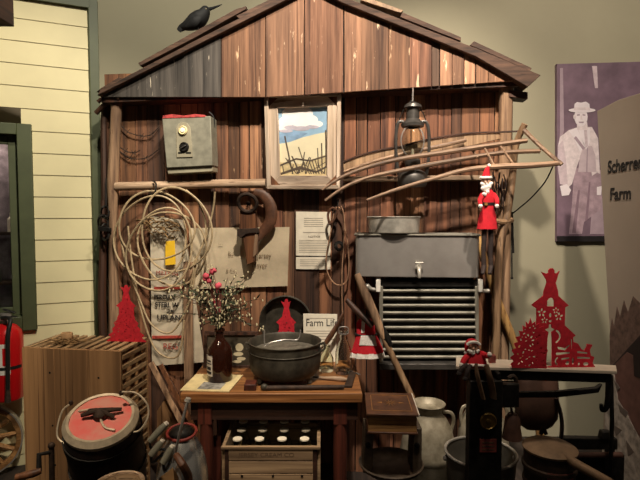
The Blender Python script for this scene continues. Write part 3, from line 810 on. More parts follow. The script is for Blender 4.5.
for k_ in range(16):
    xb_ = rp.uniform(283, 324); hb_ = rp.uniform(8, 17); dx_ = rp.uniform(-7, 7)
    pf_('painted_post', [(max(279, min(325, xb_+dx_)), 174-hb_), (max(279, min(325, xb_+dx_))+.9, 174-hb_), (xb_+1.1, 174), (xb_, 174)], 'paint_fence', .0026+k_*.00003)
for x0, y0, x1, y1, w in ((284, 136, 291, 170, 1.5), (298, 147, 305, 168, 1), (304, 152, 301, 172, 1.1), (309, 157, 302, 172, 1), (291, 156, 299, 173, 1.6), (285, 158, 296, 174, 1.2), (321, 143, 321.5, 170, 1.2), (325, 130, 325.5, 168, 1.4), (317, 148, 318, 168, 1), (312, 170, 325, 162, 1.2)):
    pf_('painted_post', [(x0, y0), (x0+w, y0), (x1+w, y1), (x1, y1)], 'paint_fence', .003)
for pts in ([(279, 165), (296, 158), (310, 160), (327, 155), (327, 156.5), (310, 161.5), (296, 159.5), (279, 167)], [(280, 173), (300, 166), (316, 171), (326, 166), (326, 168), (316, 173), (300, 169), (281, 175)]):
    pf_('painted_rail', pts, 'paint_fence', .0034)

# paper notice, two sheets
NO = thing('paper_notice', 'cream printed notice with a narrow second strip pinned to the planks', 'notice', B(313, 270, .02))
flat(NO, 'sheet', [(296, 211.5), (330.5, 212), (330.5, 256), (296, 255.5)], BARN, .018, 'paper', .0025)
flat(NO, 'lower_strip', [(296, 257), (330.5, 257), (330.5, 269.5), (296, 269)], BARN, .018, 'paper', .0025)
def lines(parent, rows, off, mat, nm):
    mb = MB()
    for x0, x1, y, h in rows: slab(mb, [(x0, y), (x1, y), (x1, y+h), (x0, y+h)], BARN, off, .0006)
    part(nm, mb, mat, parent)
rows = [(304, 323, 218+i*2, .7) for i in range(5)]+[(303, 325, 232, .9)]+[(299, 327, 240+i*1.7, .6) for i in range(8)]+[(300, 326, 259.5+i*2, .6) for i in range(4)]
lines(NO, rows, .0188, 'inkgrey', 'printed_lines')
text_on(NO, 'printed_heading', 'NOTICE', 308, 237.5, 1.8, BARN, .0188, 'inkbrown', squeeze=1.3)

# looped leather straps
ST = thing('bridle_strap', 'looped pale leather bridle strap hanging beside the paper notice', 'strap', B(340, 300, .05))
mb = MB(); mb.tube([B(x, y, .06) for x, y in [(334, 212), (332, 226), (328, 246), (326, 262), (328, 274), (334, 283), (341, 285), (347, 280), (349, 266), (348, 246), (345, 226), (342, 212), (338, 207), (335, 209)]], .0068, 7, closed=True, sm=4, flat=.6); part('loop', mb, 'strap', ST)
mb = MB(); mb.tube([B(x, y, .075) for x, y in [(341, 206), (344, 216), (344, 240), (342, 270), (342, 300), (343, 322)]], .006, 7, sm=4, flat=.6); part('hanging_end', mb, 'strap', ST)
mb = MB(); mb.tube([B(x, y, .08) for x, y in [(329, 222), (328, 214), (332, 208), (337, 211), (334, 220), (330, 224)]], .007, 7, closed=True, sm=3); part('knot', mb, 'leather', ST)
mb = MB(); c = B(339, 246, .07); mb.lathe([(.014, -.01), (.026, -.01), (.03, 0), (.026, .01), (.014, .01), (.014, -.01)], c, aim(V((.3, -1, .2))), 18); part('iron_ring', mb, 'iron', ST)
mb = MB(); mb.tube([B(338, 200, .005), B(338, 202, .07), B(338, 206, .08)], .004, 6); part('nail', mb, 'iron', ST)

# hurricane lantern on its hook
LX, LO = 412.5, .2
LN = thing('hurricane_lantern', 'dark metal hurricane lantern with glass globe hanging over the right rail', 'lantern', B(LX, 186, LO))
def lz(py): return B(LX, py, LO).z
lc = B(LX, 150, LO); lc.z = 0
def LL(prof, mat, name, seg=24):
    mb = MB(); mb.lathe([(pxm(r, 2.63), lz(y)) for r, y in prof], lc, None, seg); return part(name, mb, mat, LN)
LL([(0, 187), (13, 187), (14.5, 184), (14.5, 176), (12, 172), (7, 169), (6, 166), (0, 166)], 'pewter', 'fuel_tank')
LL([(0, 167), (6, 167), (8, 163), (8, 160), (4, 158), (0, 158)], 'pewter', 'burner')
LL([(6.6, 160), (9.2, 153), (10, 144), (8.6, 134), (6, 127), (5.4, 127), (8.1, 134), (9.5, 144), (8.7, 153), (6.1, 160), (6.6, 160)], 'glass', 'glass_globe')
LL([(6, 128), (11, 127), (11.4, 124), (8, 121), (6.4, 119), (6.4, 109), (9, 108), (8, 105), (4, 103), (0, 103)], 'pewter', 'chimney_cap')
LL([(0, 159), (1.4, 159), (1.4, 150), (0, 148)], 'paper', 'wick')
for s in (-1, 1):
    mb = MB(); mb.tube([B(LX+s*x, y, LO) for x, y in [(9, 122), (13.5, 122), (16, 130), (16.6, 148), (15, 168), (12.5, 178)]], .0085, 8, sm=4); part('side_tube', mb, 'pewter', LN)
mb = MB(); mb.tube([B(LX+11.5*math.cos(a), 141+14*math.sin(a)*1.15, LO+.05*abs(math.cos(a*1.0))) for a in [2*PI*i/24 for i in range(24)]], .0035, 6, closed=True); part('globe_guard_wire', mb, 'galv', LN)
mb = MB(); mb.tube([B(LX-14, 124, LO), B(LX-10, 112, LO), B(LX, 101, LO), B(LX+10, 112, LO), B(LX+14, 124, LO)], .003, 6, sm=5); part('bail', mb, 'iron', LN)
mb = MB(); mb.tube([B(LX+.5, 88, .14), B(LX+.5, 92, LO), B(LX, 101.5, LO)], .004, 6); part('hook', mb, 'galv', LN)

# grain cradle: long bent wooden fingers and crossbars
GC = thing('grain_cradle', 'old wooden grain cradle with long curved fingers across the right wall', 'grain cradle', B(505, 250, .2))
def finger(pts, r, name='finger', mat='tine', flat=1.0):
    mb = MB(); mb.tube([B(x, y, o) for x, y, o in pts], r, 8, sm=5, flat=flat); return part(name, mb, mat, GC)
mb = MB()
up = [(343, 163), (360, 156.5), (380, 151), (402, 147), (430, 140), (466, 134.5), (500, 133)]
lo = [(500, 139), (470, 146), (430, 154), (402, 158), (380, 163), (362, 168), (344, 173)]
slab(mb, up+lo, BARN, .14, .012); part('blade', mb, 'pole', GC, label='wide wooden blade board', bevel=.002)
mb = MB(); mb.tube([B(x, y-1, .145) for x, y in up]+[B(525, 131, .16)], .005, 6, sm=4); part('blade_edge', mb, 'tooldark', GC)
finger([(344, 172, .17), (372, 162, .18), (402, 154, .18), (440, 146, .18), (466, 140, .17)], [.007, .009, .01, .011, .01])
finger([(322, 190, .33), (340, 178, .31), (365, 168, .29), (400, 159, .28), (440, 153, .26), (480, 147, .25), (527, 140.5, .24)], [.006, .009, .010, .012, .013, .015, .012])
finger([(325, 200.5, .33), (345, 187, .31), (370, 177, .29), (410, 168.5, .28), (450, 161, .27), (500, 153, .26), (540, 151, .25)], [.006, .009, .010, .012, .012, .012, .011])
finger([(367, 200, .36), (395, 190, .34), (430, 179.5, .33), (465, 170, .32), (500, 166.5, .31), (530, 165.5, .31), (561, 163, .31)], [.006, .009, .010, .012, .015, .015, .012])
finger([(524, 130, .2), (535, 141, .24), (548, 153, .28), (562, 164.5, .32)], [.012, .011, .01, .01], 'head_stick')
for a, b in (((484, 147, .25), (495, 167.5, .31)), ((498, 143, .24), (515, 166, .31)), ((470, 147, .2), (478, 158, .28))):
    mb = MB(); mb.tube([B(*a), B(*b)], .006, 7); part('brace_rod', mb, 'tine', GC)
mb = MB(); mb.tube([B(553, 166, .31), B(545, 182, .26), B(530, 199, .2), B(512, 214, .12)], .0035, 6, sm=4); part('brace_wire', mb, 'iron', GC)
mb = MB(); mb.tube([B(x, y, o) for x, y, o in [(525, 124, .2), (520, 134, .18), (515, 150, .15), (512, 180, .13), (507, 215, .15), (500, 250, .165), (497, 300, .18), (496, 352, .18), (495, 420, .15)]]+[bx(494, .0, .12)], [.016, .016, .017, .019, .02, .021, .021, .021, .021, .02], 10, sm=4); part('snath_handle', mb, 'pole', GC)
mb = MB(); mb.tube([B(512, 220, .14), B(503, 222, .17), B(493, 220, .2)], [.014, .016, .013], 8, sm=3); part('hand_grip', mb, 'pole', GC)
mb = MB()
r_ = random.Random(9)
for i in range(16):
    x = r_.uniform(489, 508); y = r_.uniform(172, 198)
    mb.tube([B(x, y, .1+r_.uniform(0, .06)), B(x+r_.uniform(-4, 4), y+r_.uniform(8, 18), .1+r_.uniform(0, .05)), B(x+r_.uniform(-6, 6), y+r_.uniform(18, 28), .09)], .004, 5, sm=3)
part('twine_lashing', mb, 'leatherdark', GC)

# second pole, yellowish, crossing behind
mb = MB(); mb.tube([B(478, 236, .08), B(487, 268, .1), B(500, 307, .122), B(517, 350, .13)]+[B(539, 420, .15)], [.018, .02, .021, .022, .022], 10, sm=3)
mb.tube([B(539, 420, .15), bx(552, 0, .17)], [.022, .022], 10)
solo('yellow_pole', 'smooth yellowish pole leaning diagonally behind the dark santa legs', 'pole', mb, 'poleyellow')
# iron bar hanging at the right post
IB = thing('iron_bar', 'thin dark iron rod with handle hanging on the right barn corner', 'iron rod', B(512, 280, .06))
mb = MB(); mb.tube([B(511.5, 212, .06), B(513, 253, .06)], .008, 8); part('handle', mb, 'iron', IB)
mb = MB(); mb.tube([B(511.8, 250, .06), B(512, 277, .06)], .0035, 6); mb.ball(B(512, 278, .06), .008, 8); part('rod', mb, 'iron', IB)
# dark iron ware on the left corner
TR = thing('iron_trap', 'dark iron animal trap hanging at the left corner of the barn', 'trap', B(103, 245, .08))
mb = MB()
for cx, cy, rx, ry in ((105, 212, 4, 6), (103, 222, 5, 7), (105, 232, 4, 8)):
    mb.tube([B(cx+rx*math.cos(a), cy+ry*math.sin(a), .09+.015*math.sin(a*2)) for a in [2*PI*i/14 for i in range(14)]], .0065, 6, closed=True)
part('jaws', mb, 'iron', TR)
mb = MB(); slab(mb, [(98, 226), (110, 228), (110, 232), (98, 231)], BARN, .11, .02); part('spring', mb, 'iron', TR, bevel=.002)
mb = MB(); mb.tube([B(106, 178, .06), B(106, 208, .08)], .004, 6); part('chain', mb, 'iron', TR)

# milk cooler: reservoir on top, tube bank below
MC = thing('milk_cooler', 'wall-mounted milk cooler with metal reservoir over horizontal tubes', 'milk cooler', B(430, 370, .1))
mb = MB()
def rr(x0, y0, x1, y1, r, n=5):
    out = []
    for cx, cy, a in ((x1-r, y0+r, -PI/2), (x1-r, y1-r, 0), (x0+r, y1-r, PI/2), (x0+r, y0+r, PI)):
        for i in range(n+1): out.append((cx+r*math.cos(a+PI/2*i/n), cy+r*math.sin(a+PI/2*i/n)))
    return out
tank = rr(355.5, 233.5, 480, 277.5, 4)
def hollow(mb, x0, x1, ytop_, ybot_, of, dep):       # open-topped tank with walls
    zt = B(418, ytop_, of).z; zb = B(418, ybot_, of).z
    L0 = B(x0, 250, of); R0 = B(x1, 250, of); t = .008
    ex = (R0-L0); ex.z = 0; ex.normalize()
    def P4(l, f, z):                                 # l along, f into wall
        p = L0+ex*l+NB*f; return V((p.x, p.y, z))
    w = (R0-L0).length; r = .03
    def loop(ins, z):
        pts = []
        for cx, cy, a in ((w-r, r, -PI/2), (w-r, dep-r, 0), (r, dep-r, PI/2), (r, r, PI)):
            for i in range(6):
                aa = a+PI/2*i/5; rr_ = r-ins
                pts.append(P4(cx+rr_*math.cos(aa), cy+rr_*math.sin(aa), z))
        return pts
    n = 24
    rings = [loop(0, zb), loop(0, zt), loop(.008, zt), loop(.008, zb+.01)]
    vs = [p for R_ in rings for p in R_]; fs = [list(range(n))]
    for k in range(3):
        for i in range(n): fs.append((k*n+i, k*n+(i+1) % n, (k+1)*n+(i+1) % n, (k+1)*n+i))
    fs.append([3*n+i for i in range(n)])
    mb.add(vs, fs); return zt, zb
zt, zb = hollow(mb, 355.5, 480, 235, 277.5, .235, .2); part('reservoir', mb, 'galv', MC, bevel=.004)
mb = MB()
L0 = B(355, 250, .238); R0 = B(480.5, 250, .238); ex = (R0-L0); ex.z = 0; wR = ex.length; ex.normalize()
loop_ = [V((p.x, p.y, zt)) for p in (L0+ex*.02, R0-ex*.02, R0+NB*.02, R0+NB*.186, R0+NB*.206-ex*.02, L0+NB*.206+ex*.02, L0+NB*.186, L0+NB*.02)]
mb.tube(loop_, .006, 7, closed=True); part('rim_bead', mb, 'tube', MC)
c = B(418.5, 268, .235)
mb = MB(); mb.tube([c, c-NB*.03, c-NB*.045+V((0, 0, -.03)), c-NB*.045+V((0, 0, -.045))], [.011, .011, .01, .009], 10, sm=3); mb.lathe([(0, 0), (.018, 0), (.018, .006), (0, .006)], c, aim(-NB), 14); sp = part('spigot', mb, 'tin', MC)
mb = MB(); mb.tube([c-NB*.03, c-NB*.03+V((0, 0, .028))], .005, 8); mb.tube([c-NB*.03+V((-.02, 0, .03)), c-NB*.03+V((.02, 0, .03))], .005, 8); part('tap_handle', mb, 'tin', sp)
# frame and tubes
TO = .2
for i in range(11):
    y = 290.8+i*7.35
    w_ = 379+i*.25
    mb = MB(); mb.tube([B(w_, y, TO), B(477.5, y, TO)], .0092, 10); part('cooling_tube', mb, 'tube', MC)
mb = MB(); slab(mb, [(380, 288), (477, 288), (477, 368), (382, 368)], BARN, TO-.02, .006); part('back_sheet', mb, 'iron', MC)
mb = MB(); slab(mb, [(381, 280), (478, 280), (478, 287), (381, 287)], BARN, TO+.01, .05); part('top_trough', mb, 'iron', MC, bevel=.003)
for x0, x1 in ((379, 383), (475, 479)):
    mb = MB(); slab(mb, [(x0, 286), (x1, 286), (x1, 370), (x0+1, 370)], BARN, TO+.012, .04); part('side_rail', mb, 'tube', MC, bevel=.003)
mb = MB(); slab(mb, [(379, 364), (480, 364), (478, 370), (383, 370)], BARN, TO+.05, .12); part('drip_tray', mb, 'pewter', MC, bevel=.003)
for x0, x1 in ((376, 380.5), (478.5, 483)):
    mb = MB(); slab(mb, [(x0, 279.5), (x1, 279.5), (x1, 292), (x0, 292)], BARN, TO+.03, .05); part('bracket', mb, 'white', MC, label='white painted bracket', bevel=.002)
mb = MB(); mb.tube([B(377, 290, TO), B(371, 289, TO), B(367.5, 286, TO)], [.011, .012, .014], 10, sm=3); mb.ball(B(367.5, 286.5, TO), .017, 10); part('pipe_elbow', mb, 'tin', MC)
mb = MB(); mb.tube([B(483, 291, TO), B(489, 291, TO)], [.01, .012], 10); part('pipe_stub', mb, 'tin', MC)
for px in (388, 472):
    mb = MB(); slab(mb, [(px-2, 278), (px+2, 278), (px+2, 368), (px-2, 368)], BARN, .16, .158); part('wall_mount', mb, 'iron', MC)

# round tin pan lying over the reservoir's edge boards
c = B(393.5, 232, .135); zt_ = zt+.008
mb = MB(); R = pxm(26, 2.72)
h = .085
mb.lathe([(0, 0), (R*.93, 0), (R*.96, .004), (R, h-.004), (R*1.03, h), (R*1.01, h+.003), (R*.97, h-.004), (R*.93, .008), (0, .008)], V((c.x, c.y, zt_)), None, 36)
solo('tin_pan', 'round shallow tin pan resting on top of the metal reservoir', 'pan', mb, 'tin')
# ================================================================== WORK TABLE AND WHAT STANDS ON IT
TF = 2.28
TZ = at(270, 393.5, TF).z
def tx(px, Y=TF): return (px-320)/FPX*Y*(CP+.0)
xl, xr = at(180, 394, TF).x, at(362.5, 394, TF).x
TB = 2.86
WT = thing('work_table', 'old wooden work table with worn top against the barn wall', 'table', ((xl+xr)/2, 2.5, 0))
mb = MB(); mb.hexa([(xl, TF, TZ-.045), (xr, TF, TZ-.045), (xr, TB-.03, TZ-.045), (xl, TB+.03, TZ-.045)], [(xl, TF, TZ), (xr, TF, TZ), (xr, TB-.03, TZ), (xl, TB+.03, TZ)])
part('table_top', mb, 'table', WT, bevel=.004)
mb = MB(); az0 = at(270, 419, TF+.04).z
for x0, x1, y0, y1 in ((xl+.04, xr-.02, TF+.03, TF+.05), (xl+.04, xl+.06, TF+.05, TB-.06), (xr-.04, xr-.02, TF+.05, TB-.06)):
    rect_z(mb, x0, x1, y0, y1, az0, TZ-.045)
part('apron', mb, 'tabledark', WT)
for lx, ly in ((206.5, TF+.055), (340, TF+.055), (206.5, TB-.1), (340, TB-.1)):
    X = at(lx, 440, TF+.055).x; mb = MB()
    mb.lathe([(.026, 0), (.03, .1), (.034, .4), (.03, az0-.02)], (X, ly, 0), None, 14); rect_z(mb, X-.032, X+.032, ly-.03, ly+.03, az0-.02, TZ-.046)
    part('leg', mb, 'redleg', WT)
SZ = .17
mb = MB(); rect_z(mb, at(214, 440, 2.2).x-.03, at(330, 440, 2.2).x+.02, 2.19, 2.62, SZ-.025, SZ); part('lower_shelf', mb, 'tabledark', WT)
X0 = at(213.5, 440, TF+.1).x; X1 = at(221.5, 440, TF+.1).x
mb = MB(); rect_z(mb, X0, X1, TF+.09, TF+.11, SZ, at(217, 436, TF+.1).z); part('side_board', mb, 'redleg', WT, label='short upright red board beside the crate')

# milk bottle crate
CF = 2.2
cx0, cx1 = at(221.5, 445, CF).x, at(320.5, 445, CF).x
cz1 = at(270, 445.5, CF).z; cz0 = SZ+.001; CBk = CF+.32
MCR = thing('milk_crate', 'slatted wooden milk crate full of bottles under the table', 'crate', ((cx0+cx1)/2, CF+.15, cz0))
for x0, x1 in ((cx0, cx0+.016), (cx1-.016, cx1)):
    mb = MB(); mb.prism([(x0, CF+.002, cz0), (x0, CBk, cz0), (x0, CBk, cz1+.015), (x0, CF+.002, cz1-.005)], (x1-x0, 0, 0)); part('end_board', mb, 'crate', MCR, bevel=.002)
hs = [(cz1-.012, cz1, -.014), (cz1-.062, cz1-.012, 0), (cz1-.122, cz1-.067, 0), (cz1-.178, cz1-.126, 0), (cz0, cz1-.182, 0)]
for i, (a, b, dy) in enumerate(hs):
    mb = MB(); ins = 0 if i == 0 else .034
    rect_z(mb, cx0+ins, cx1-ins, CF-.012+dy*.3, CF+.002, a, b); part('front_board', mb, 'crate', MCR, bevel=.0015)
mb = MB(); rect_z(mb, cx0+.016, cx0+.034, CF-.008, CF+.001, cz0, cz1-.012); part('corner_strip', mb, 'tabledark', MCR)
mb = MB(); rect_z(mb, cx1-.034, cx1-.016, CF-.008, CF+.001, cz0, cz1-.012); part('corner_strip', mb, 'tabledark', MCR)
mb = MB(); rect_z(mb, cx0+.016, cx1-.016, CBk-.014, CBk, cz0, cz1-.03); part('back_board', mb, 'crate', MCR)
mb = MB(); rect_z(mb, cx0+.016, cx1-.016, CF+.004, CBk-.016, cz0, cz0+.014); part('bottom_board', mb, 'crate', MCR)
mt = frame4((at(239, 455, CF).x, CF-.0125, at(239, 455.5, CF).z), (1, 0, 0), (0, 0, 1))
me = text_mesh('stencil_lettering', 'JERSEY CREAM CO', .027, mt, 'inkbrown', MCR.location, squeeze=1.12); link_part('stencil_lettering', me, MCR)
for px in (242, 273, 302):
    mb = MB(); p = at(px, 476, CF-.012); mb.lathe([(0, 0), (.006, 0), (.005, .003), (0, .004)], (p.x, CF-.012, p.z), aim(V((0, -1, 0))), 12); part('nail_head', mb, 'iron', MCR)
capz = cz1+.004
def bottle(label, x, y):
    b0 = cz0+.0145; h = capz-b0
    t = thing('milk_bottle', label, 'bottle', (x, y, b0), 'capped milk bottles in the wooden crate')
    pr = [(0, 0), (.036, .002), (.038, .01), (.038, h*.56), (.034, h*.65), (.02, h*.82), (.0175, h*.9), (.021, h*.93), (.021, h-.004), (0, h-.004)]
    mb = MB(); mb.lathe(pr, (x, y, b0), None, 18); part('bottle_glass', mb, 'glassold', t)
    mb = MB(); mb.lathe([(0, h-.0035), (.022, h-.0035), (.0215, h+.002), (0, h+.003)], (x, y, b0), None, 18); part('paper_cap', mb, 'cap', t)
    return t
proto = None
rowsn = ['front', 'middle', 'back']; coln = ['leftmost', 'second from the left', 'third from the left', 'rightmost']
for r in range(3):
    for c in range(4):
        Y = CF+.06+r*.098
        x = at((237.5, 259.5, 282, 304.5)[c], 441, CF+.06).x + (0, .004, -.003)[r]
        lb = 'milk bottle with paper cap in the crate, %s row, %s' % (rowsn[r], coln[c])
        if proto is None: proto = bottle(lb, x, Y)
        else:
            t = proto.copy(); COL.objects.link(t); t.location = (x, Y, proto.location.z); t['label'] = lb
            for ch in list(proto.children):
                d = ch.copy(); COL.objects.link(d); d.parent = t
# papers under the jug
def onT(px, py, dz=0): return atz(px, py, TZ+dz)
def flatT(mb, pix, z0, th): return mb.prism([onT(x, y, z0) for x, y in pix], (0, 0, th))
PP = thing('yellow_booklet', 'yellowed open booklet with grey picture lying under the brown jug', 'booklet', onT(215, 386))
mb = MB(); flatT(mb, [(180, 391), (229, 392.5), (243, 376), (196, 375)], .0005, .006); part('page', mb, 'paperyel', PP, bevel=.001)
mb = MB(); flatT(mb, [(197, 389), (220, 389.5), (226, 383), (204, 382)], .0066, .0006); part('printed_picture', mb, 'paperprint', PP)
# brown glass jug
jc = onT(220, 379.5, .007); JY = jc.y
def jz(py): return at(220, py, JY).z-jc.z
JG = thing('brown_jug', 'dark brown glass jug with white label holding the flowers', 'bottle', jc)
R = pxm(12.6, JY)
mb = MB(); mb.lathe([(0, 0), (R*.94, 0), (R, .008), (R, jz(352)), (R*.9, jz(347)), (R*.55, jz(341)), (R*.36, jz(338)), (R*.34, jz(332)), (R*.42, jz(331)), (R*.42, jz(329)), (R*.3, jz(329)), (R*.26, jz(334)), (0, jz(334))], jc, None, 28); part('glass_body', mb, 'amber', JG)
def wraplabel(mb, c, R, z0, z1, a0, a1, n=8):
    vs = []; fs = []
    for k in (0, 1):
        for i in range(n+1):
            a = a0+(a1-a0)*i/n; rr_ = R+.0012-k*.001
            vs += [V((c.x+rr_*math.sin(a), c.y-rr_*math.cos(a), c.z+z)) for z in (z0, z1)]
    m = 2*(n+1)
    for i in range(n):
        fs.append((2*i, 2*i+2, 2*i+3, 2*i+1)); fs.append((m+2*i, m+2*i+1, m+2*i+3, m+2*i+2))
        fs.append((2*i, m+2*i, m+2*i+2, 2*i+2)); fs.append((2*i+1, 2*i+3, m+2*i+3, m+2*i+1))
    fs.append((0, 1, m+1, m)); fs.append((2*n, m+2*n, m+2*n+1, 2*n+1))
    return mb.add(vs, fs)
mb = MB(); wraplabel(mb, jc, R, jz(373), jz(353.5), -1.35, -.42); part('paper_label', mb, 'label', JG)
mb = MB()
for z0, z1, a0, a1 in ((371, 368.5, -1.2, -.5), (367, 364, -1.05, -.55), (361.5, 360.5, -1.2, -.5), (359, 357.5, -1.1, -.55)): wraplabel(mb, jc, R+.0012, jz(z0), jz(z1), a0, a1, 4)
part('label_print', mb, 'ink', JG)
# bouquet
FB = thing('flower_bouquet', 'spray of twigs with white berries and pink flowers in the brown jug', 'flowers', jc+V((0, 0, jz(331))))
r_ = random.Random(11)
tips = []
neck = jc+V((0, 0, jz(330)))
mbt = MB(); mbl = MB(); mbb = MB()
targets = [(r_.uniform(232, 262), r_.uniform(272, 330)) for _ in range(19)]+[(r_.uniform(168, 204), r_.uniform(276, 335)) for _ in range(17)]+[(r_.uniform(200, 236), r_.uniform(262, 310)) for _ in range(12)]
for (x, y) in targets:
    Yt = JY+r_.uniform(-.09, .12)
    e = at(x, y, Yt); s = neck+V((r_.uniform(-.008, .008), r_.uniform(-.008, .008), -.04))
    mid = s.lerp(e, .5)+V((0, 0, .05+.02*r_.random())); mid.x = s.x+(e.x-s.x)*.35
    pts, rs = smooth([s, s+V((0, 0, .05)), mid, e], [.0022, .0022, .0018, .001], 5)
    mbt.tube(pts, rs, 5)
    for i in range(6, len(pts)):
        for q in range(2):
            if r_.random() < .45:
                p = pts[i]+V((r_.uniform(-.016, .016), r_.uniform(-.016, .016), r_.uniform(-.012, .016)))
                mbt.tube([pts[i], p], .0009, 4)
                mbb.ball(p, r_.uniform(.0032, .0052), 6, (1, 1, 1.4))
        if r_.random() < .75 and i < len(pts)-1:
            d = V((r_.uniform(-1, 1), r_.uniform(-1, 1), r_.uniform(-.2, 1))).normalized(); p = pts[i]; w = d.orthogonal().normalized()*.0055; l = r_.uniform(.022, .042)
            n_ = d.cross(w).normalized()*.0006
            mbl.prism([p, p+d*l*.5+w, p+d*l, p+d*l*.5-w], n_)
part('stems', mbt, 'twig', FB); part('leaves', mbl, 'leaf', FB, kind='stuff'); part('white_berries', mbb, 'berry', FB, kind='stuff')
for (x, y, r) in ((206, 276, 4.2), (213, 271.5, 4.6), (218.5, 286, 4.6), (209, 281, 3.2), (205, 279, 3)):
    c = at(x, y, JY-.07); mb = MB(); rr_ = pxm(r, JY)
    mb.ball(c, rr_*.5, 8)
    for i in range(14):
        d = V((r_.gauss(0, 1), r_.gauss(0, 1)-.6, r_.gauss(0, 1))).normalized()
        mb.ball(c+d*rr_*.6, rr_*.5, 6, (1, 1, .35), aim(d))
    mb.tube([c, c.lerp(neck, .4)+V((0, .03, .02)), neck], .0015, 5, sm=4)
    part('pink_flower', mb, 'pink', FB)
# dark picture frame behind the jug
fy = 2.68
def fr(px, py, Y=fy): return at(px, py, Y)
FRm = thing('picture_frame', 'small dark picture frame with pale flower print behind the brown jug', 'picture frame', (fr(231, 373).x, fy, TZ))
lean = rotx(-.12)
def leanpt(px, py, d=0):
    p = fr(px, py); h = p.z-TZ; return V((p.x, fy+h*.14-d, TZ+h))
O4 = [(203.5, 332.5), (257.5, 332.5), (257.5, 368), (203.5, 368)]; I4 = [(206.5, 336), (254.5, 336), (254.5, 365), (206.5, 365)]
for k in range(4):
    q = [O4[k], O4[(k+1) % 4], I4[(k+1) % 4], I4[k]]
    mb = MB(); mb.prism([leanpt(x, y, .01) for x, y in q], (0, .02, .0)); part('frame_bar', mb, 'tooldark', FRm, bevel=.0015)
pm('photo_dark', 74, 64, 48, .25, 14); pm('photo_pale', 228, 212, 172)
mb = MB(); mb.prism([leanpt(x, y, 0) for x, y in I4], (0, .006, 0)); part('print_sheet', mb, 'photo_dark', FRm)
for cx, cy, rx, ry in ((239, 348, 4, 4), (238, 354.5, 5, 2), (241, 359, 4.5, 1.8), (237, 361.8, 4.6, 1.4)):
    mb = MB(); mb.prism([leanpt(x, y, .0012) for x, y in ell(cx, cy, rx, ry, 14)], (0, .001, 0)); part('printed_flower', mb, 'photo_pale', FRm)
# cast iron pot
pc = onT(285, 381); PY = 2.5
pc = V((at(285, 345, PY).x, PY, TZ))
def pz(py): return at(285, py, PY).z-TZ
R = pxm(37, PY); zr = pz(340.5)
CPt = thing('cast_iron_pot', 'large three-legged cast iron pot on the work table', 'pot', pc)
mb = MB(); mb.lathe([(0, .018), (R*.6, .02), (R*.86, .032), (R*.95, .06), (R*.985, .11), (R*.965, zr-.02), (R*.97, zr-.008), (R*1.0, zr), (R*.97, zr+.002), (R*.93, zr-.008), (R*.92, .12), (R*.86, .06), (0, .045)], pc, None, 40); mb.tube([pc+V((R*.985*math.cos(a), R*.985*math.sin(a), zr-.045)) for a in [2*PI*i/36 for i in range(36)]], .003, 5, closed=True)
part('pot_body', mb, 'castiron', CPt)
for a in (-2.45, -.62, 1.57):
    c = pc+V((R*.78*math.cos(a), R*.78*math.sin(a), 0)); mb = MB(); mb.tube([c+V((.06*R*math.cos(a), .06*R*math.sin(a), .004)), c+V((0, 0, .03)), c+V((0, 0, .08))], [.012, .015, .024], 10); part('leg', mb, 'castiron', CPt)
for s in (-1, 1):
    mb = MB(); c = pc+V((s*R*.97, 0, zr-.02)); mb.tube([c, c+V((s*.018, 0, .008)), c+V((s*.02, 0, -.022)), c+V((0, 0, -.034))], .006, 7, sm=3); part('lug', mb, 'castiron', CPt)
mb = MB(); mb.tube([pc+V((-R*.55, -.02, zr+.06)), pc+V((-R*.54, -.02, zr-.02)), pc+V((-R*.4, -.02, zr-.006)), pc+V((0, .0, zr+.004)), pc+V((R*.35, .02, zr-.0)), pc+V((R*.42, .02, zr+.05))], .0035, 6, sm=3); part('wire_bail', mb, 'galv', CPt)
mb = MB(); mb.lathe([(0, 0), (R*.915, 0), (R*.9, .004), (R*.3, .016), (0, .018)], pc+V((0, 0, zr-.05)), None, 24)
pm('ash', 112, 106, 94, .25, 60); part('ash_fill', mb, 'ash', CPt)
# iron bar tool in front, scraper, wedge
IT = thing('iron_stake', 'thick dark iron stake with knobbed end lying in front of the pot', 'iron tool', onT(300, 388))
p0, p1 = onT(266, 388, .012), onT(344, 387, .012)
mb = MB(); mb.tube([p0, p1], [.013, .011], 10); part('shaft', mb, 'ironrust', IT)
mb = MB(); mb.ball(p0+V((-.008, 0, .004)), .017, 12, (1.1, .9, 1)); part('knob', mb, 'castiron', IT)
SR = thing('turned_handle', 'small turned wooden handle lying right of the pot behind the iron stake', 'handle', onT(332, 379))
p0, p1 = onT(319, 377.5, .011), onT(347, 379.5, .012)
mb = MB(); mb.tube([p0, p0.lerp(p1, .3), p0.lerp(p1, .6), p0.lerp(p1, .85), p1], [.006, .009, .0125, .012, .006], 10, sm=3); part('grip', mb, 'log', SR)
mb = MB(); mb.tube([p0+V((-.03, .01, 0)), p0], [.004, .005], 8); part('tang', mb, 'iron', SR)
mb = MB(); flatT(mb, [(244, 391), (256, 391), (257, 386), (246, 385.5)], .0005, .03)
solo('wood_wedge', 'small reddish wooden wedge on the front table edge left of the iron stake', 'wedge', mb, 'redleg', bevel=.003)
BT = thing('steel_pick', 'small bright steel pick lying at the right end of the table', 'tool', onT(352, 372))
mb = MB(); mb.tube([onT(346, 369, .006), onT(360, 374.5, .006)], [.0045, .003], 7); part('shaft', mb, 'tealtool', BT)
mb = MB(); mb.tube([onT(349.5, 367.5, .006), onT(346, 372.5, .006)], .0035, 7); part('cross_arm', mb, 'tealtool', BT)
# hand saw like dark box at right: iron hinge strap
mb = MB(); flatT(mb, [(344, 388), (352, 388), (356, 374), (350, 373)], .0005, .012)
solo('iron_strap', 'short flat dark iron strap lying at the right end of the iron stake', 'iron strap', mb, 'ironrust', bevel=.002)
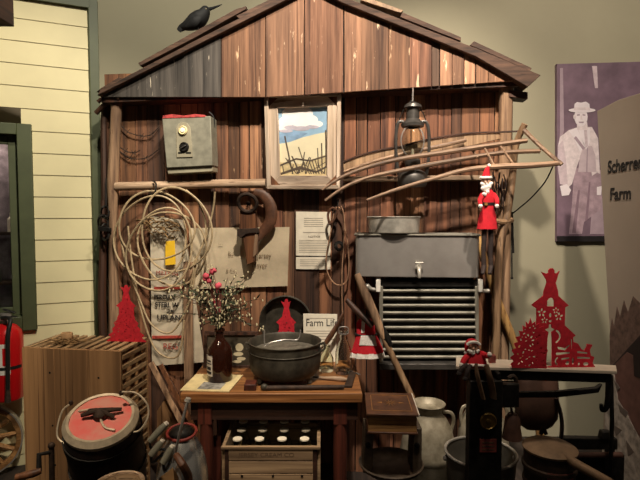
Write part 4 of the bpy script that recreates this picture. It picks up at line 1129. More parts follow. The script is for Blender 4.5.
# pan hung on the wall behind the pot
c = B(285, 322.5, .07); R = pxm(27, c.y)
PN = thing('wall_pan', 'wide round dark iron pan hung on the planks behind the pot', 'pan', B(285, 350, .03))
mb = MB(); mb.lathe([(0, .0), (R*.84, 0), (R*.98, .045), (R, .05), (R*.96, .052), (R*.93, .047), (R*.81, .008), (0, .008)], c+NB*.065, aim(-NB), 40); part('pan_dish', mb, 'castiron', PN)
mb = MB(); mb.tube([c-NB*-.02+V((R*.965*math.cos(a), R*.965*.095*-math.cos(a), R*.965*math.sin(a))) for a in [2*PI*i/40 for i in range(40)]], .006, 6, closed=True); part('rolled_rim', mb, 'castiron', PN)

# red felt church cut-outs
TOW = [(-55, 0), (-55, 232), (-76, 246), (-30, 282), (-28, 300), (-18, 333), (-20, 345), (-40, 376), (-20, 368), (-12, 372), (-12, 382), (-5, 389), (6, 389), (12, 382), (12, 372), (21, 369), (32, 379), (22, 345), (18, 333), (28, 300), (30, 282), (72, 244), (58, 236), (58, 166), (102, 126), (92, 118), (94, 100), (112, 94), (126, 72), (138, 66), (146, 80), (148, 92), (170, 88), (160, 68), (164, 46), (178, 40), (172, 16), (184, 0)]
TOWL = [(-55, 0), (-55, 232), (-76, 246), (-30, 282), (-28, 300), (-18, 333), (-20, 345), (-40, 376), (-20, 368), (-12, 372), (-12, 382), (-5, 389), (6, 389), (12, 382), (12, 372), (21, 369), (32, 379), (22, 345), (18, 333), (28, 300), (30, 282), (72, 244), (58, 236), (58, 0)]
def oval(cx, cy, rx, ry, n=8, rot=0): return [(cx+rx*math.cos(2*PI*i/n)*math.cos(rot)-ry*math.sin(2*PI*i/n)*math.sin(rot), cy+rx*math.cos(2*PI*i/n)*math.sin(rot)+ry*math.sin(2*PI*i/n)*math.cos(rot)) for i in range(n)]
def flower(cx, cy, r): return [oval(cx+r*1.25*math.cos(a), cy+r*1.25*math.sin(a), r*.72, r*.5, 6, a) for a in [2*PI*i/5+.3 for i in range(5)]]
def arcslit(cx, cy, r, a0, a1, w, n=7):
    o = [(cx+r*math.cos(a0+(a1-a0)*i/n), cy+r*math.sin(a0+(a1-a0)*i/n)) for i in range(n+1)]
    return o+[(cx+(r-w)*math.cos(a1-(a1-a0)*i/n), cy+(r-w)*math.sin(a1-(a1-a0)*i/n)) for i in range(n+1)]
ARCH = [(-14, 240), (-14, 262), (-8, 272), (0, 275), (8, 272), (13, 262), (13, 240)]
HT = [ARCH]+flower(-34, 216, 9)+flower(34, 200, 9)+flower(-22, 186, 7)+flower(22, 224, 7)+[oval(0, 206, 6, 9), oval(0, 182, 7, 5)]
SLOT = [[(-12, 4), (-9, 120), (-6, 140), (-20, 150), (-6, 156), (-5, 170), (5, 170), (6, 156), (20, 150), (6, 140), (8, 120), (11, 4)]]
HR = SLOT+[arcslit(14, 122, 30, -1.2, 1.2, 8), [(30, 82), (34, 72), (62, 66), (80, 84), (78, 91), (60, 76)], [(26, 58), (82, 61), (82, 53), (26, 47)], arcslit(40, 24, 19, 1.9, 4.3, 7), [(48, 36), (80, 40), (80, 32), (48, 28)], [(110, 64), (152, 58), (152, 51), (110, 56)], [(110, 42), (162, 39), (162, 31), (110, 33)], oval(94, 24, 5, 15), oval(118, 13, 5, 8), oval(146, 12, 12, 8), [(84, 114), (90, 108), (89, 72), (85, 72)], oval(72, 16, 8, 9)]
def tree_outline(cx, h, w):
    r2 = random.Random(2); L = []; n = 7
    for i in range(n):
        t = i/n; L.append((cx-w*(1-t)*1.0-6*(i % 2), h*t+4)); L.append((cx-w*(1-t)*.78, h*(t+.09)))
    L = [(cx-w, 0)]+L+[(cx-9, h), (cx-14, h+10), (cx-4, h+9), (cx, h+20), (cx+4, h+9), (cx+14, h+10), (cx+9, h)]
    for i in reversed(range(n)):
        t = i/n; L.append((cx+w*(1-t)*.78, h*(t+.09))); L.append((cx+w*(1-t)+6*(i % 2), h*t+4))
    return L+[(cx+w, 0)]
def lace_holes(outline, n, sd, rmin=3.2, rmax=6.5, gap=4.5):
    r2 = random.Random(sd); xs = [p[0] for p in outline]; ys = [p[1] for p in outline]; got = []
    for _ in range(n*40):
        if len(got) >= n: break
        x, y, r = r2.uniform(min(xs), max(xs)), r2.uniform(min(ys), max(ys)), r2.uniform(rmin, rmax)
        if all(pip(x+(r+gap)*math.cos(a), y+(r+gap)*math.sin(a), outline) for a in [PI*k/4 for k in range(8)]) and all((x-q[0])**2+(y-q[1])**2 > (r+q[2]+2.5)**2 for q in got): got.append((x, y, r))
    return [oval(x, y, r*1.25, r*.72, 7, r2.uniform(0, 3)) for x, y, r in got]
def cutout(name, label, loops_parts, base, xdir, scale, group='red felt church scenes'):
    t = thing(name, label, 'ornament', base, group)
    for pn, loops, lift, yaw in loops_parts:
        xd = rotz(yaw) @ V(xdir)
        m = frame4(V(base)-V((0, lift, 0)), xd, (0, 0, 1)) @ Matrix.Diagonal((scale, scale, 1, 1))
        me = cut_mesh(pn, loops, .004, m, 'felt', base); link_part(pn, me, t)
    return t
BUSH = [(-146, 0), (-152, 14), (-142, 26), (-156, 40), (-140, 52), (-150, 68), (-134, 78), (-142, 96), (-126, 102), (-136, 120), (-118, 126), (-124, 146), (-108, 144), (-110, 168), (-96, 160), (-98, 184), (-88, 172), (-80, 196), (-74, 174), (-62, 184), (-62, 166), (-46, 178), (-48, 158), (-30, 166), (-36, 144), (-20, 146), (-26, 120), (-14, 110), (-22, 90), (-12, 70), (-20, 44), (-14, 0)]
TREB = tree_outline(0, 170, 112)
# middle: standing on the table behind the pot, before the hung pan
Ym = 2.78; sm_ = pxm(1, Ym)
bz = TZ; base = V((at(286.5, 340, Ym).x, Ym, TZ))
k_ = (at(286, 299, Ym).z-TZ)/389
loopsM = [[(x*.82, y) for x, y in TOWL]]+[[(x*.82, y) for x, y in h] for h in HT]
cutout('red_felt_church', 'red felt church cut-out with tree base standing in front of the hung iron pan', [('church_panel', loopsM, 0, 0), ('tree_panel', [[(x*.72, y) for x, y in tree_outline(0, 300, 190)]]+lace_holes([(x*.72, y) for x, y in tree_outline(0, 300, 190)], 70, 4), .006, 0)], base, (1, 0, 0), k_)
# Farm Life booklet leaning on the wall
by = 2.77
FL = thing('farm_life_booklet', 'cream booklet titled Farm Life leaning on the wall behind the glass bottle', 'booklet', (at(320, 340, by).x, by, TZ))
def fl(px, py, d=0):
    h = (at(px, py, by).z-TZ); return V((at(px, py, by).x, by+h*.18-d, TZ+max(h, .002)))
q = [(303, 315.5), (337.5, 316), (336, 362), (303.5, 361)]
mb = MB(); mb.prism([fl(x, y) for x, y in q], (0, .008, 0)); part('cover', mb, 'paper', FL, bevel=.001)
m4 = frame4(fl(305.5, 327.5, .0008), (1, 0, 0), fl(305, 318)-fl(305, 328))
me = text_mesh('title_lettering', 'Farm Life', 7.2*by/FPX/.7, m4, 'ink', FL.location, squeeze=.86, bold=.0002); link_part('title_lettering', me, FL)
mb = MB()
for y, h in ((319.5, .7), (332, .6), (334.5, .6), (337, .6), (340, .6)): mb.prism([fl(306, y, .0006), fl(334, y, .0006), fl(334, y+h, .0006), fl(306, y+h, .0006)], (0, -.0005, 0))
part('printed_lines', mb, 'inkgrey', FL)
# wooden paddle leaning across the booklet
PD = thing('wooden_paddle', 'slim dark wooden paddle leaning across the Farm Life booklet', 'paddle', onT(322, 360))
a = at(320, 352, 2.7); b_ = at(337, 326, 2.74); cc = at(344, 312, 2.76); g0 = at(314, 361, 2.69); g0.z = TZ+.004
mb = MB(); mb.tube([g0, a], [.006, .008], 8); part('handle', mb, 'tool', PD)
mb = MB(); mb.tube([a, a.lerp(b_, .5), b_, cc], [.008, .017, .016, .006], 10, sm=3, flat=.4); part('blade', mb, 'tool', PD)
# clear glass bottles
def gbot(name, label, px, py0, py1, rp, Y, mat, cap=None):
    c = V((at(px, py0, Y).x, Y, TZ)); h = at(px, py1, Y).z-TZ; R = pxm(rp, Y)
    t = thing(name, label, 'bottle', c)
    mb = MB(); mb.lathe([(0, .001), (R*.95, .001), (R, .01), (R, h*.5), (R*.8, h*.62), (R*.48, h*.76), (R*.45, h*.9), (R*.58, h*.92), (R*.58, h*.985), (R*.5, h), (R*.4, h*.985), (R*.36, h*.78), (R*.7, h*.62), (R*.9, h*.5), (R*.9, .02), (0, .014)], c, None, 24); part('glass_body', mb, mat, t)
    if cap:
        mb = MB(); mb.tube([c+V((R*.56*math.cos(x), R*.56*math.sin(x), h*.93)) for x in [2*PI*i/18 for i in range(18)]], .003, 6, closed=True); part('wire_collar', mb, cap, t)
        mb = MB(); mb.tube([c+V((-R*.58, 0, h*.93)), c+V((-R*.5, 0, h*1.06)), c+V((R*.5, 0, h*1.06)), c+V((R*.58, 0, h*.93))], .0025, 6, sm=3); part('wire_bail', mb, cap, t)
    return t
gbot('glass_bottle', 'tall clear glass bottle with wire closure at the right end of the table', 343.5, 372, 330, 8.4, 2.58, 'glass', 'galv')
gbot('glass_jar', 'squat yellowish glass jar between the pot and the clear bottle', 326, 371, 345, 7.6, 2.62, 'glassold')

# long handled tool leaning on the wall right of the table
LT = thing('long_handled_tool', 'long wooden shafted tool with cross grip leaning between table and milk cooler', 'tool', V((at(455, 480, 2.55).x, 2.56, 0)))
p = [at(357, 274, 2.525), at(366, 296, 2.52), at(374, 314, 2.515), at(384, 338, 2.51), at(410, 394, 2.5)]
mb = MB(); mb.tube(p[:4], [.016, .026, .024, .018], 10, sm=4); part('shaft', mb, 'post', LT)
mb = MB(); mb.tube([p[3]+(p[2]-p[3])*.5+V((.012, 0, 0)), p[3]+V((.012, 0, 0)), at(390, 346, 2.505)], [.012, .022, .014], 8); part('ferrule', mb, 'iron', LT)
end = at(452, 488, 2.53); end.z = 0.0
mb = MB(); mb.tube([at(383, 336, 2.51), p[4], end], [.016, .019, .02], 10); part('handle', mb, 'pole', LT)
mb = MB(); mb.tube([at(347, 300, 2.60), at(357, 311, 2.565), at(373, 326, 2.535)], [.014, .017, .016], 10, sm=3); part('cross_grip', mb, 'tooldark', LT)
# doll dress hanging on the grip
DR = thing('doll_dress', 'small red and white doll dress with apron hanging from the leaning tool', 'doll dress', at(368, 357, 2.595))
dy = 2.595
def dl(px, py, dd=0): return at(px, py, dy-dd)
def skirt(mb, rows, dd, nseg=32, wav=.0):
    prof = []; vs = []; fs = []
    for cx, cy, rx in rows:
        for k in range(nseg):
            a = 2*PI*k/nseg; q = 1+wav*math.sin(a*8)*(cy-320)/40
            p = dl(cx, cy); vs.append(p+V((pxm(rx, dy)*q*math.cos(a), pxm(rx, dy)*.45*q*math.sin(a)-dd, 0)))
    for i in range(len(rows)-1):
        for k in range(nseg): fs.append((i*nseg+k, i*nseg+(k+1) % nseg, (i+1)*nseg+(k+1) % nseg, (i+1)*nseg+k))
    fs.append(list(range(nseg))); fs.append([(len(rows)-1)*nseg+k for k in range(nseg)])
    return mb.add(vs, fs)
mb = MB(); skirt(mb, [(366, 319, 7), (365.5, 323, 9), (366, 333, 9.5), (367, 341, 12.5), (367.5, 348, 15), (367.5, 352.5, 16)], 0, wav=.06); part('red_dress', mb, 'santared', DR)
mb = MB(); skirt(mb, [(367.5, 352, 15.8), (367.5, 357, 17)], 0, wav=.1); part('lace_hem', mb, 'fur', DR)
mb = MB(); mb.tube([dl(366+10.4*math.cos(a), 334+1.5*math.sin(a), -.005+pxm(10.4*.45, dy)*-1*math.sin(a)*-1) for a in [2*PI*i/20 for i in range(20)]], .006, 6, closed=True); part('black_belt', mb, 'belt', DR)
def bump_sheet(mb, pix, dd, th=.006): mb.prism([dl(x, y, dd) for x, y in pix], (0, th, 0))
mb = MB(); bump_sheet(mb, [(361, 336), (375, 336), (377, 346), (359, 345.5)], pxm(12.5*.45, dy)+.004, .01); part('apron', mb, 'fur', DR, bevel=.002)
mb = MB(); bump_sheet(mb, [(362, 321), (365, 321), (364.5, 333), (361, 333)], pxm(9.6*.45, dy)+.002, .008); part('white_placket', mb, 'fur', DR, bevel=.001)
mb = MB(); mb.tube([dl(361, 320), dl(360.5, 313, .02), dl(366, 309, .0), dl(371, 313, .02), dl(371, 320)], .0025, 6, sm=4); part('hanging_loop', mb, 'twig', DR)
# ================================================================== LEFT SIDE
# fire extinguisher on a wall bracket
xc = on(7.5, 360, LEFT, .13); ec = V((xc.x, xc.y, 0))
def ez(py): return at(7.5, py, ec.y).z
R = pxm(14.6, ec.y)
FE = thing('fire_extinguisher', 'red fire extinguisher with black hose on the left wall', 'fire extinguisher', V((ec.x, ec.y, ez(398))))
mb = MB(); mb.lathe([(0, ez(398)), (R*.9, ez(398)), (R, ez(396)), (R, ez(338)), (R*.92, ez(331)), (R*.6, ez(325.5)), (R*.3, ez(323)), (0, ez(323))], ec, None, 32); part('cylinder', mb, 'extred', FE)
mb = MB(); mb.lathe([(0, ez(324)), (R*.28, ez(324)), (R*.28, ez(318)), (R*.36, ez(317)), (R*.36, ez(313)), (0, ez(313))], ec, None, 16); part('valve', mb, 'galv', FE)
mb = MB(); mb.box(V((ec.x+.02, ec.y, ez(311))), (.07, .02, .009), roty(.3)); part('handle', mb, 'blackrub', FE, bevel=.003)
mb = MB(); mb.box(V((ec.x+.025, ec.y, ez(316.5))), (.07, .018, .007), roty(.05)); part('lever', mb, 'blackrub', FE, bevel=.003)
mb = MB(); mb.lathe([(0, 0), (.013, 0), (.013, .01), (0, .012)], V((ec.x-.012, ec.y-.012, ez(318.5))), aim(V((0, -1, 0))), 14); part('gauge', mb, 'white', FE)
hx = lambda px: at(px, 350, ec.y-R-.014).x
mb = MB(); mb.tube([V((ec.x-.005, ec.y-.03, ez(317))), V((hx(8), ec.y-R*.8, ez(317))), V((hx(8.5), ec.y-R-.014, ez(330))), V((hx(7.5), ec.y-R-.014, ez(360))), V((hx(6.5), ec.y-R-.014, ez(384)))], .0115, 10, sm=4); part('hose', mb, 'blackrub', FE)
mb = MB(); mb.tube([V((hx(6.5), ec.y-R-.014, ez(383))), V((hx(6.2), ec.y-R-.014, ez(396)))], [.011, .016], 12); part('nozzle', mb, 'ironrust', FE)
class _c: pass
cyl = V((ec.x, ec.y, 0))
mb = MB(); wraplabel(mb, cyl, R, ez(371), ez(341), -1.1, .72, 14); part('paper_label', mb, 'white', FE)
mb = MB(); wraplabel(mb, cyl, R+.0012, ez(362), ez(345), .28, .62, 5); part('label_symbol', mb, 'extred', FE)
mb = MB(); wraplabel(mb, cyl, R+.001, ez(366.5), ez(363.5), -1.3, 1.5, 14); part('black_band', mb, 'blackrub', FE)
mb = MB()
mb.prism([V((ec.x-.02, ec.y, ez(385)))-nL*-.095, V((ec.x+.02, ec.y+.017, ez(385)))-nL*-.095, V((ec.x+.02, ec.y+.017, ez(345)))-nL*-.095, V((ec.x-.02, ec.y, ez(345)))-nL*-.095], nL*.03)
part('wall_bracket', mb, 'iron', FE)

# wagon wheel leaning against the siding
whc = on(-20, 441, LEFT, .10); RW = whc.z-.012 if whc.z < .36 else pxm(54, whc.y)
RW = whc.z-.003
WW = thing('wagon_wheel', 'old wooden spoked wheel with iron tyre below the fire extinguisher', 'wheel', V((whc.x, whc.y, 0)))
u_ = RL @ V((1, 0, 0))
def wp(r, a, d=0): return whc+u_*r*math.cos(a)+V((0, 0, r*math.sin(a)))-nL*d
def annulus(r0, r1, d, n=48):
    mb = MB(); vs = []; fs = []
    for i in range(n):
        a = 2*PI*i/n; vs += [wp(r0, a, d), wp(r1, a, d), wp(r1, a, -d), wp(r0, a, -d)]
    for i in range(n):
        b = ((i+1) % n)*4; c = i*4
        for k in range(4): fs.append((c+k, c+(k+1) % 4, b+(k+1) % 4, b+k))
    return mb.add(vs, fs)
M['wheelwood'] = wood('wheel_wood', rgb(176, 132, 82), rgb(118, 80, 46), 'X', rough=.5)
part('rim', annulus(RW*.845, RW*.965, .02), 'wheelwood', WW, bevel=.002)
part('iron_tyre', annulus(RW*.965, RW, .022), 'galv', WW)
mb = MB(); mb.lathe([(0, -.05), (.035, -.05), (.045, -.02), (.045, .03), (.032, .07), (0, .07)], whc, aim(-nL), 20); part('hub', mb, 'wheelwood', WW)
for i in range(12):
    a = 2*PI*i/12+.09; mb = MB(); mb.tube([wp(.04, a), wp(RW*.3, a), wp(RW*.86, a)], [.012, .017, .013], 8); part('spoke', mb, 'wheelwood', WW)

# tall slatted poultry crate
yaw = -8*PI/180
FRc = V((at(120.5, 351, 2.04).x, 2.04, 0)); RZ = rotz(-.139)
cw, cd = .45, .235
chz = atz(122, 351, 0).z
chz = at(122, 351, 2.04).z
def pcr(l, d, z): return V((FRc.x, FRc.y, 0))+RZ @ V((l-cw, d, 0))+V((0, 0, z))
PC = thing('poultry_crate', 'tall brown wooden crate with slatted top and side by the siding', 'crate', pcr(cw/2, cd/2, 0))
def cb(mb, l0, l1, d0, d1, z0, z1):
    return mb.hexa([pcr(l0, d0, z0), pcr(l1, d0, z0), pcr(l1, d1, z0), pcr(l0, d1, z0)], [pcr(l0, d0, z1), pcr(l1, d0, z1), pcr(l1, d1, z1), pcr(l0, d1, z1)])
ws = [0, .15, .3, cw]
for i in range(3):
    mb = MB(); cb(mb, ws[i]+.0008, ws[i+1]-.0008, 0, .014, 0, chz-.001); part('front_board', mb, 'cratez', PC, bevel=.0015)
mb = MB(); cb(mb, 0, cw, cd-.014, cd, 0, chz-.012); part('back_board', mb, 'cratez', PC)
mb = MB(); cb(mb, 0, .014, .014, cd-.014, 0, chz-.012); part('left_board', mb, 'cratez', PC)
mb = MB(); cb(mb, .0, cw, .014, cd-.014, 0, .016); part('bottom_board', mb, 'cratez', PC)
n = 11
for i in range(n):
    l = .004+i*(cw-.028)/(n-1); mb = MB(); cb(mb, l, l+.022, .0145, cd, chz-.012, chz); part('top_slat', mb, 'slat', PC, bevel=.002)
n = 22
for i in range(n):
    z = .03+i*(chz-.075)/(n-1); mb = MB(); mb.hexa([pcr(cw-.012, .0145, z), pcr(cw, .0145, z), pcr(cw, cd-.0145, z), pcr(cw-.012, cd-.0145, z)], [pcr(cw-.012, .0145, z+.02), pcr(cw, .0145, z+.02), pcr(cw, cd-.0145, z+.02), pcr(cw-.012, cd-.0145, z+.02)]); part('side_slat', mb, 'slat', PC, bevel=.002)
mb = MB(); cb(mb, cw-.03, cw-.012, cd-.04, cd-.0145, .016, chz-.0125); part('corner_post', mb, 'cratez', PC)
for x, y in ((97, 379), (44, 376), (50, 470), (47, 430)):
    d_ = ray(x, y); t = FRc.y/d_.y; p = V((t*d_.x, 0, H+t*d_.z))
    l = (p.x-FRc.x)/math.cos(.139)+cw; mb = MB(); mb.lathe([(0, 0), (.0045, 0), (.003, .002), (0, .0025)], pcr(l, 0, p.z), aim(RZ @ V((0, -1, 0))), 10); part('nail_head', mb, 'iron', PC)
# nest on the crate
NZ = chz
def onC(px, py): return atz(px, py, NZ)
nc = onC(67, 344)
NS = thing('bird_nest', 'little dry twig nest with pale shell on top of the poultry crate', 'nest', nc)
mb = MB(); r_ = random.Random(21)
for i in range(60):
    a = r_.uniform(0, 2*PI); R = r_.uniform(.016, .034); z = r_.uniform(.003, .022)
    mb.tube([nc+V((R*math.cos(a)*1.5, R*math.sin(a)*.7, z)), nc+V((R*math.cos(a+.5)*1.4, R*math.sin(a+.5)*.75, z+r_.uniform(-.003, .01))), nc+V((R*math.cos(a+1)*1.7, R*math.sin(a+1)*.7, max(.003, z-.004)))], .002, 4)
for i in range(8):
    mb.tube([nc+V((r_.uniform(-.03, .03), 0, .01)), nc+V((r_.choice((-1, 1))*r_.uniform(.07, .1), r_.uniform(-.03, .03), r_.uniform(.004, .03)))], .0018, 4)
part('twigs', mb, 'dryleaf', NS)
mb = MB(); mb.lathe([(0, .012), (.016, .014), (.022, .024), (.024, .04), (.022, .05), (.019, .05), (.019, .03), (0, .026)], nc, None, 16, 1.1, .8); part('shell', mb, 'nestpale', NS)
# red felt church on the crate
Yt = 2.2; base = V((at(127, 340, Yt).x, Yt, chz)); k_ = (at(128, 285, Yt).z-chz)/389
wl = tree_outline(0, 290, 142)
cutout('red_felt_church', 'red felt church cut-out with tree base standing on the poultry crate', [('church_panel', [[(x*.95, y) for x, y in TOWL]]+[[(x*.95, y) for x, y in h] for h in [ARCH]], 0, -.1), ('tree_panel', [wl]+lace_holes(wl, 64, 8, 2.6, 5.2, 4), .006, -.1)], base, (1, 0, 0), k_)

# barrel churn tilted on a stand, with crank
tilt = 24*PI/180
lidc = at(101, 418, 1.62); RL_ = pxm(34.5, 1.62)
ax = V((.07, -math.sin(tilt), math.cos(tilt))).normalized()
RA = aim(ax)
CH = thing('barrel_churn', 'dark barrel churn with round faded red lid tilted before the tall crate', 'churn', V((lidc.x+.02, lidc.y+.15, 0)))
hb = .42
bc = lidc-ax*hb
mb = MB(); mb.lathe([(0, 0), (RL_*.98, 0), (RL_*1.06, hb*.3), (RL_*1.10, hb*.6), (RL_*1.06, hb-.03), (RL_*1.03, hb-.022), (0, hb-.022)], bc, RA, 36); part('barrel', mb, 'churn', CH)
for z, k in ((.06, 1.012), (hb*.5, 1.10), (hb-.07, 1.085)):
    mb = MB(); mb.lathe([(RL_*k, z-.014), (RL_*k+.004, z-.014), (RL_*k+.004, z+.014), (RL_*k, z+.014), (RL_*k, z-.014)], bc, RA, 36); part('iron_hoop', mb, 'iron', CH)
mb = MB(); mb.lathe([(RL_*.86, -.006), (RL_*1.0, -.02), (RL_*1.05, -.02), (RL_*1.06, -.008), (RL_*1.0, .0), (RL_*.94, .008), (RL_*.86, .006), (RL_*.86, -.006)], lidc, RA, 40); part('lid_rim', mb, 'lidrim', CH)
mb = MB(); mb.lathe([(0, -.01), (RL_*.862, -.01), (RL_*.862, .002), (RL_*.6, .005), (0, .006)], lidc, RA, 40); lid = part('lid', mb, 'redlid', CH, label='faded red painted lid')
def lp(u, v, h=.0): return lidc+RA @ V((u*RL_, v*RL_, h))
mb = MB(); mb.tube([lp(-.5, -.12, .02), lp(-.1, 0, .03), lp(.55, .22, .02)], [.007, .01, .006], 8, sm=3); mb.tube([lp(-.38, .12, .016), lp(.0, .02, .03), lp(.42, -.05, .014)], [.006, .009, .006], 8, sm=3)
part('latch_arms', mb, 'ironrust', lid)
mb = MB(); mb.lathe([(0, 0), (.024, 0), (.022, .02), (.01, .032), (0, .034)], lp(0, 0, .004), RA, 14); part('hub_nut', mb, 'ironrust', lid)
mb = MB(); mb.tube([lp(-.7, .12, .009), lp(-.4, .2, .012), lp(-.1, .15, .02)], .0035, 6, sm=3); mb.tube([lp(.08, -.18, .014), lp(.3, -.42, .01), lp(.6, -.48, .009)], .004, 6, sm=3); part('spring_wire', mb, 'lidrim', lid)
for s, pts in ((-1, [(72, 403), (63, 410), (58, 425), (58, 438), (68, 445), (79, 445)]), (1, [(121, 392), (136, 393), (147, 404), (148, 417), (140, 430), (131, 432)])):
    mb = MB(); mb.tube([at(x, y, 1.62-.0012*(y-418)) for x, y in pts], .0032, 6, sm=5); part('wire_bail', mb, 'lidrim', CH)
for x, y in ((71, 403), (121, 393), (79, 446), (131, 433)):
    mb = MB(); mb.ball(at(x, y, 1.62-.0013*(y-418)), .008, 8, (1, 1, 1.2)); part('bail_clip', mb, 'ironrust', CH)
# stand out of the barrel's lower end, crank at the left
for sx, sy in ((-.1, -.08), (.1, -.08), (-.1, .1), (.1, .1)):
    top = bc+RA @ V((sx*.9, sy*.6, .03)); mb = MB(); mb.tube([top, V((top.x+sx*.25, top.y+sy*.2, 0))], [.02, .018], 8); part('leg', mb, 'churn', CH)
cp = at(52, 452, 1.5)
mb = MB(); mb.tube([at(51.5, 444.5, 1.52), at(52, 480, 1.52), at(53, 500, 1.52)], [.008, .0085, .0085], 10); mb.ball(at(51.5, 445.5, 1.52), .011, 10); mb.tube([at(53, 500, 1.52), at(70, 505, 1.56)], .009, 8); crk = part('crank_post', mb, 'ironrust', CH)
mb = MB(); mb.tube([at(52, 452, 1.52), at(39, 454.5, 1.5), at(39, 472, 1.48)], [.007, .008, .008], 8); part('crank_arm', mb, 'iron', crk)
mb = MB(); mb.tube([at(41, 470.5, 1.48), at(33, 473.5, 1.47), at(16, 477.5, 1.46)], [.009, .012, .01], 10, sm=3); part('crank_handle', mb, 'tool', crk)
# wooden bowl at the bottom edge
wc = at(119, 484, 1.36)
WB = thing('basket_rim', 'pale wooden basket edge in front of the churn at the bottom', 'basket', V((wc.x, wc.y, 0)))
mb = MB(); mb.lathe([(0, 0), (.05, 0), (.062, wc.z-.01), (.066, wc.z), (.06, wc.z+.002), (.056, wc.z-.01), (0, wc.z-.06)], V((wc.x, wc.y, 0)), None, 28); part('basket_body', mb, 'crate', WB)
mb = MB(); mb.tube([V((wc.x+.064*math.cos(a), wc.y+.064*math.sin(a), wc.z)) for a in [2*PI*i/28 for i in range(28)]], .006, 7, closed=True); part('hoop', mb, 'log', WB)

# milking machine pail
my = 2.07; mc = V((at(182, 450, my).x, my, 0)); Rm = pxm(26, my)
def mz(py): return at(182, py, my).z
MM = thing('milking_machine', 'shiny steel milking machine pail with red ring and hoses left of the table', 'milking machine', mc)
mb = MB(); mb.lathe([(0, 0), (Rm*.95, 0), (Rm, .01), (Rm, mz(480)), (Rm*.98, mz(470)), (Rm*.9, mz(459)), (Rm*.76, mz(448)), (Rm*.58, mz(440)), (Rm*.46, mz(436)), (0, mz(436))], mc, None, 32); part('pail', mb, 'steel', MM)
mb = MB(); mb.lathe([(0, mz(437)), (Rm*.48, mz(437)), (Rm*.48, mz(432)), (Rm*.36, mz(428)), (Rm*.15, mz(426)), (0, mz(426))], mc, None, 26); part('lid', mb, 'iron', MM)
pm('redrubber', 132, 44, 34)
mb = MB(); mb.tube([V((mc.x+Rm*.56*math.cos(a), mc.y+Rm*.52*math.sin(a), mz(432)+.012*math.sin(a))) for a in [2*PI*i/26 for i in range(26)]], .006, 7, closed=True); part('red_ring', mb, 'redrubber', MM)
mb = MB(); 
a_, b_, c_ = at(187.5, 401, my-.1), at(181, 428, my-.13), at(173, 462, my-.12)
mb.tube([a_, b_, c_], [.011, .013, .009], 8, sm=3, flat=.5); part('lever_strap', mb, 'galv', MM)
mb = MB(); mb.tube([a_, a_+V((.004, 0, .012))], [.014, .011], 10); part('lever_knob', mb, 'tin', MM)
mb = MB(); mb.tube([at(176, 455, my-.13), at(182, 464, my-.16), at(188, 476, my-.13), at(190, 490, my-.12)], [.013, .016, .017, .012], 9, sm=3); part('rubber_hose', mb, 'leather', MM)
for p0, p1 in (((150, 441), (166, 424)), ((151, 455), (162, 441)), ((163, 463), (172, 447))):
    q0, q1 = at(*p0, my-.1), at(*p1, my-.09); mb = MB(); mb.tube([q0, q0.lerp(q1, .75), q1], [.014, .015, .011], 10); t_ = part('teat_cup', mb, 'boxgrey', MM)
    mb = MB(); mb.tube([q1, q1+(q1-q0).normalized()*.008], [.011, .009], 10); part('rubber_mouth', mb, 'label', t_)
    mb = MB(); mb.tube([q0, q0+V((.0, .02, -.04)), V((mc.x-Rm*.5, mc.y-.03, mz(446)))], .006, 6, sm=4); part('short_hose', mb, 'blackrub', t_)
# folded card in front of it
mb = MB(); mb.hexa([at(157, 486, 1.86), at(180, 488, 1.86), at(180, 488, 1.9), at(157, 486, 1.9)], [at(163, 475, 1.9), at(174, 467, 1.9), at(179, 475, 1.92), at(170, 478, 1.93)])
b0 = [V((p.x, p.y, 0)) for p in (at(156, 480, 1.84), at(182, 480, 1.84), at(182, 480, 1.9), at(156, 480, 1.9))]
mb = MB(); mb.hexa(b0, [at(159, 478, 1.84), at(173, 467, 1.84), at(179, 477, 1.87), at(160, 480, 1.9)])
solo('folded_card', 'buff folded cardboard standing upright before the steel milking pail', 'cardboard', mb, 'cardboard', bevel=.002)
# boards leaning against the barn left of the table
def leaner(p_top, p_bot, w, th, Yt_, Yb_, name, label, mat):
    a = at(*p_top, Yt_); b = at(*p_bot, Yb_); b.z = 0
    d = (a-b).normalized(); w_ = V((1, 0, 0)); w_ = (w_-d*w_.dot(d)).normalized()*w; n_ = d.cross(w_).normalized()*th
    if n_.y < 0: n_ = -n_
    mb = MB(); mb.prism([b, b+w_, a+w_, a], n_); lo = min(v.z for v in mb.v)
    mb.v = [v-V((0, 0, lo)) if v.z < .05 else v for v in mb.v]
    return solo(name, label, 'board', mb, mat, group='boards leaning left of the table', bevel=.002)
leaner((148, 364), (216, 470), .03, .014, 2.72, 2.58, 'leaning_board', 'narrow pale board leaning left of the table, nearest the crate', 'post')
leaner((158, 366), (226, 470), .026, .014, 2.74, 2.62, 'leaning_board', 'narrow brown board leaning between pale board and the table corner', 'tool')
bxc = at(170, 413, 2.62)
mb = MB(); mb.hexa([V((bxc.x-.08, 2.66, 0)), V((bxc.x+.09, 2.66, 0)), V((bxc.x+.09, 2.7, 0)), V((bxc.x-.08, 2.7, 0))], [at(158, 412, 2.68), at(167, 398, 2.7), at(167, 398, 2.74), at(158, 412, 2.72)])
mb = MB(); mb.prism([V((at(157, 412, 2.79).x, 2.79, 0)), V((at(184, 412, 2.79).x, 2.79, 0)), at(184, 421, 2.79), at(165, 399, 2.79), at(157, 411, 2.79)], (0, .012, 0))
solo('wide_plank', 'wide brown plank standing behind the leaning boards left of the table', 'board', mb, 'cratez')
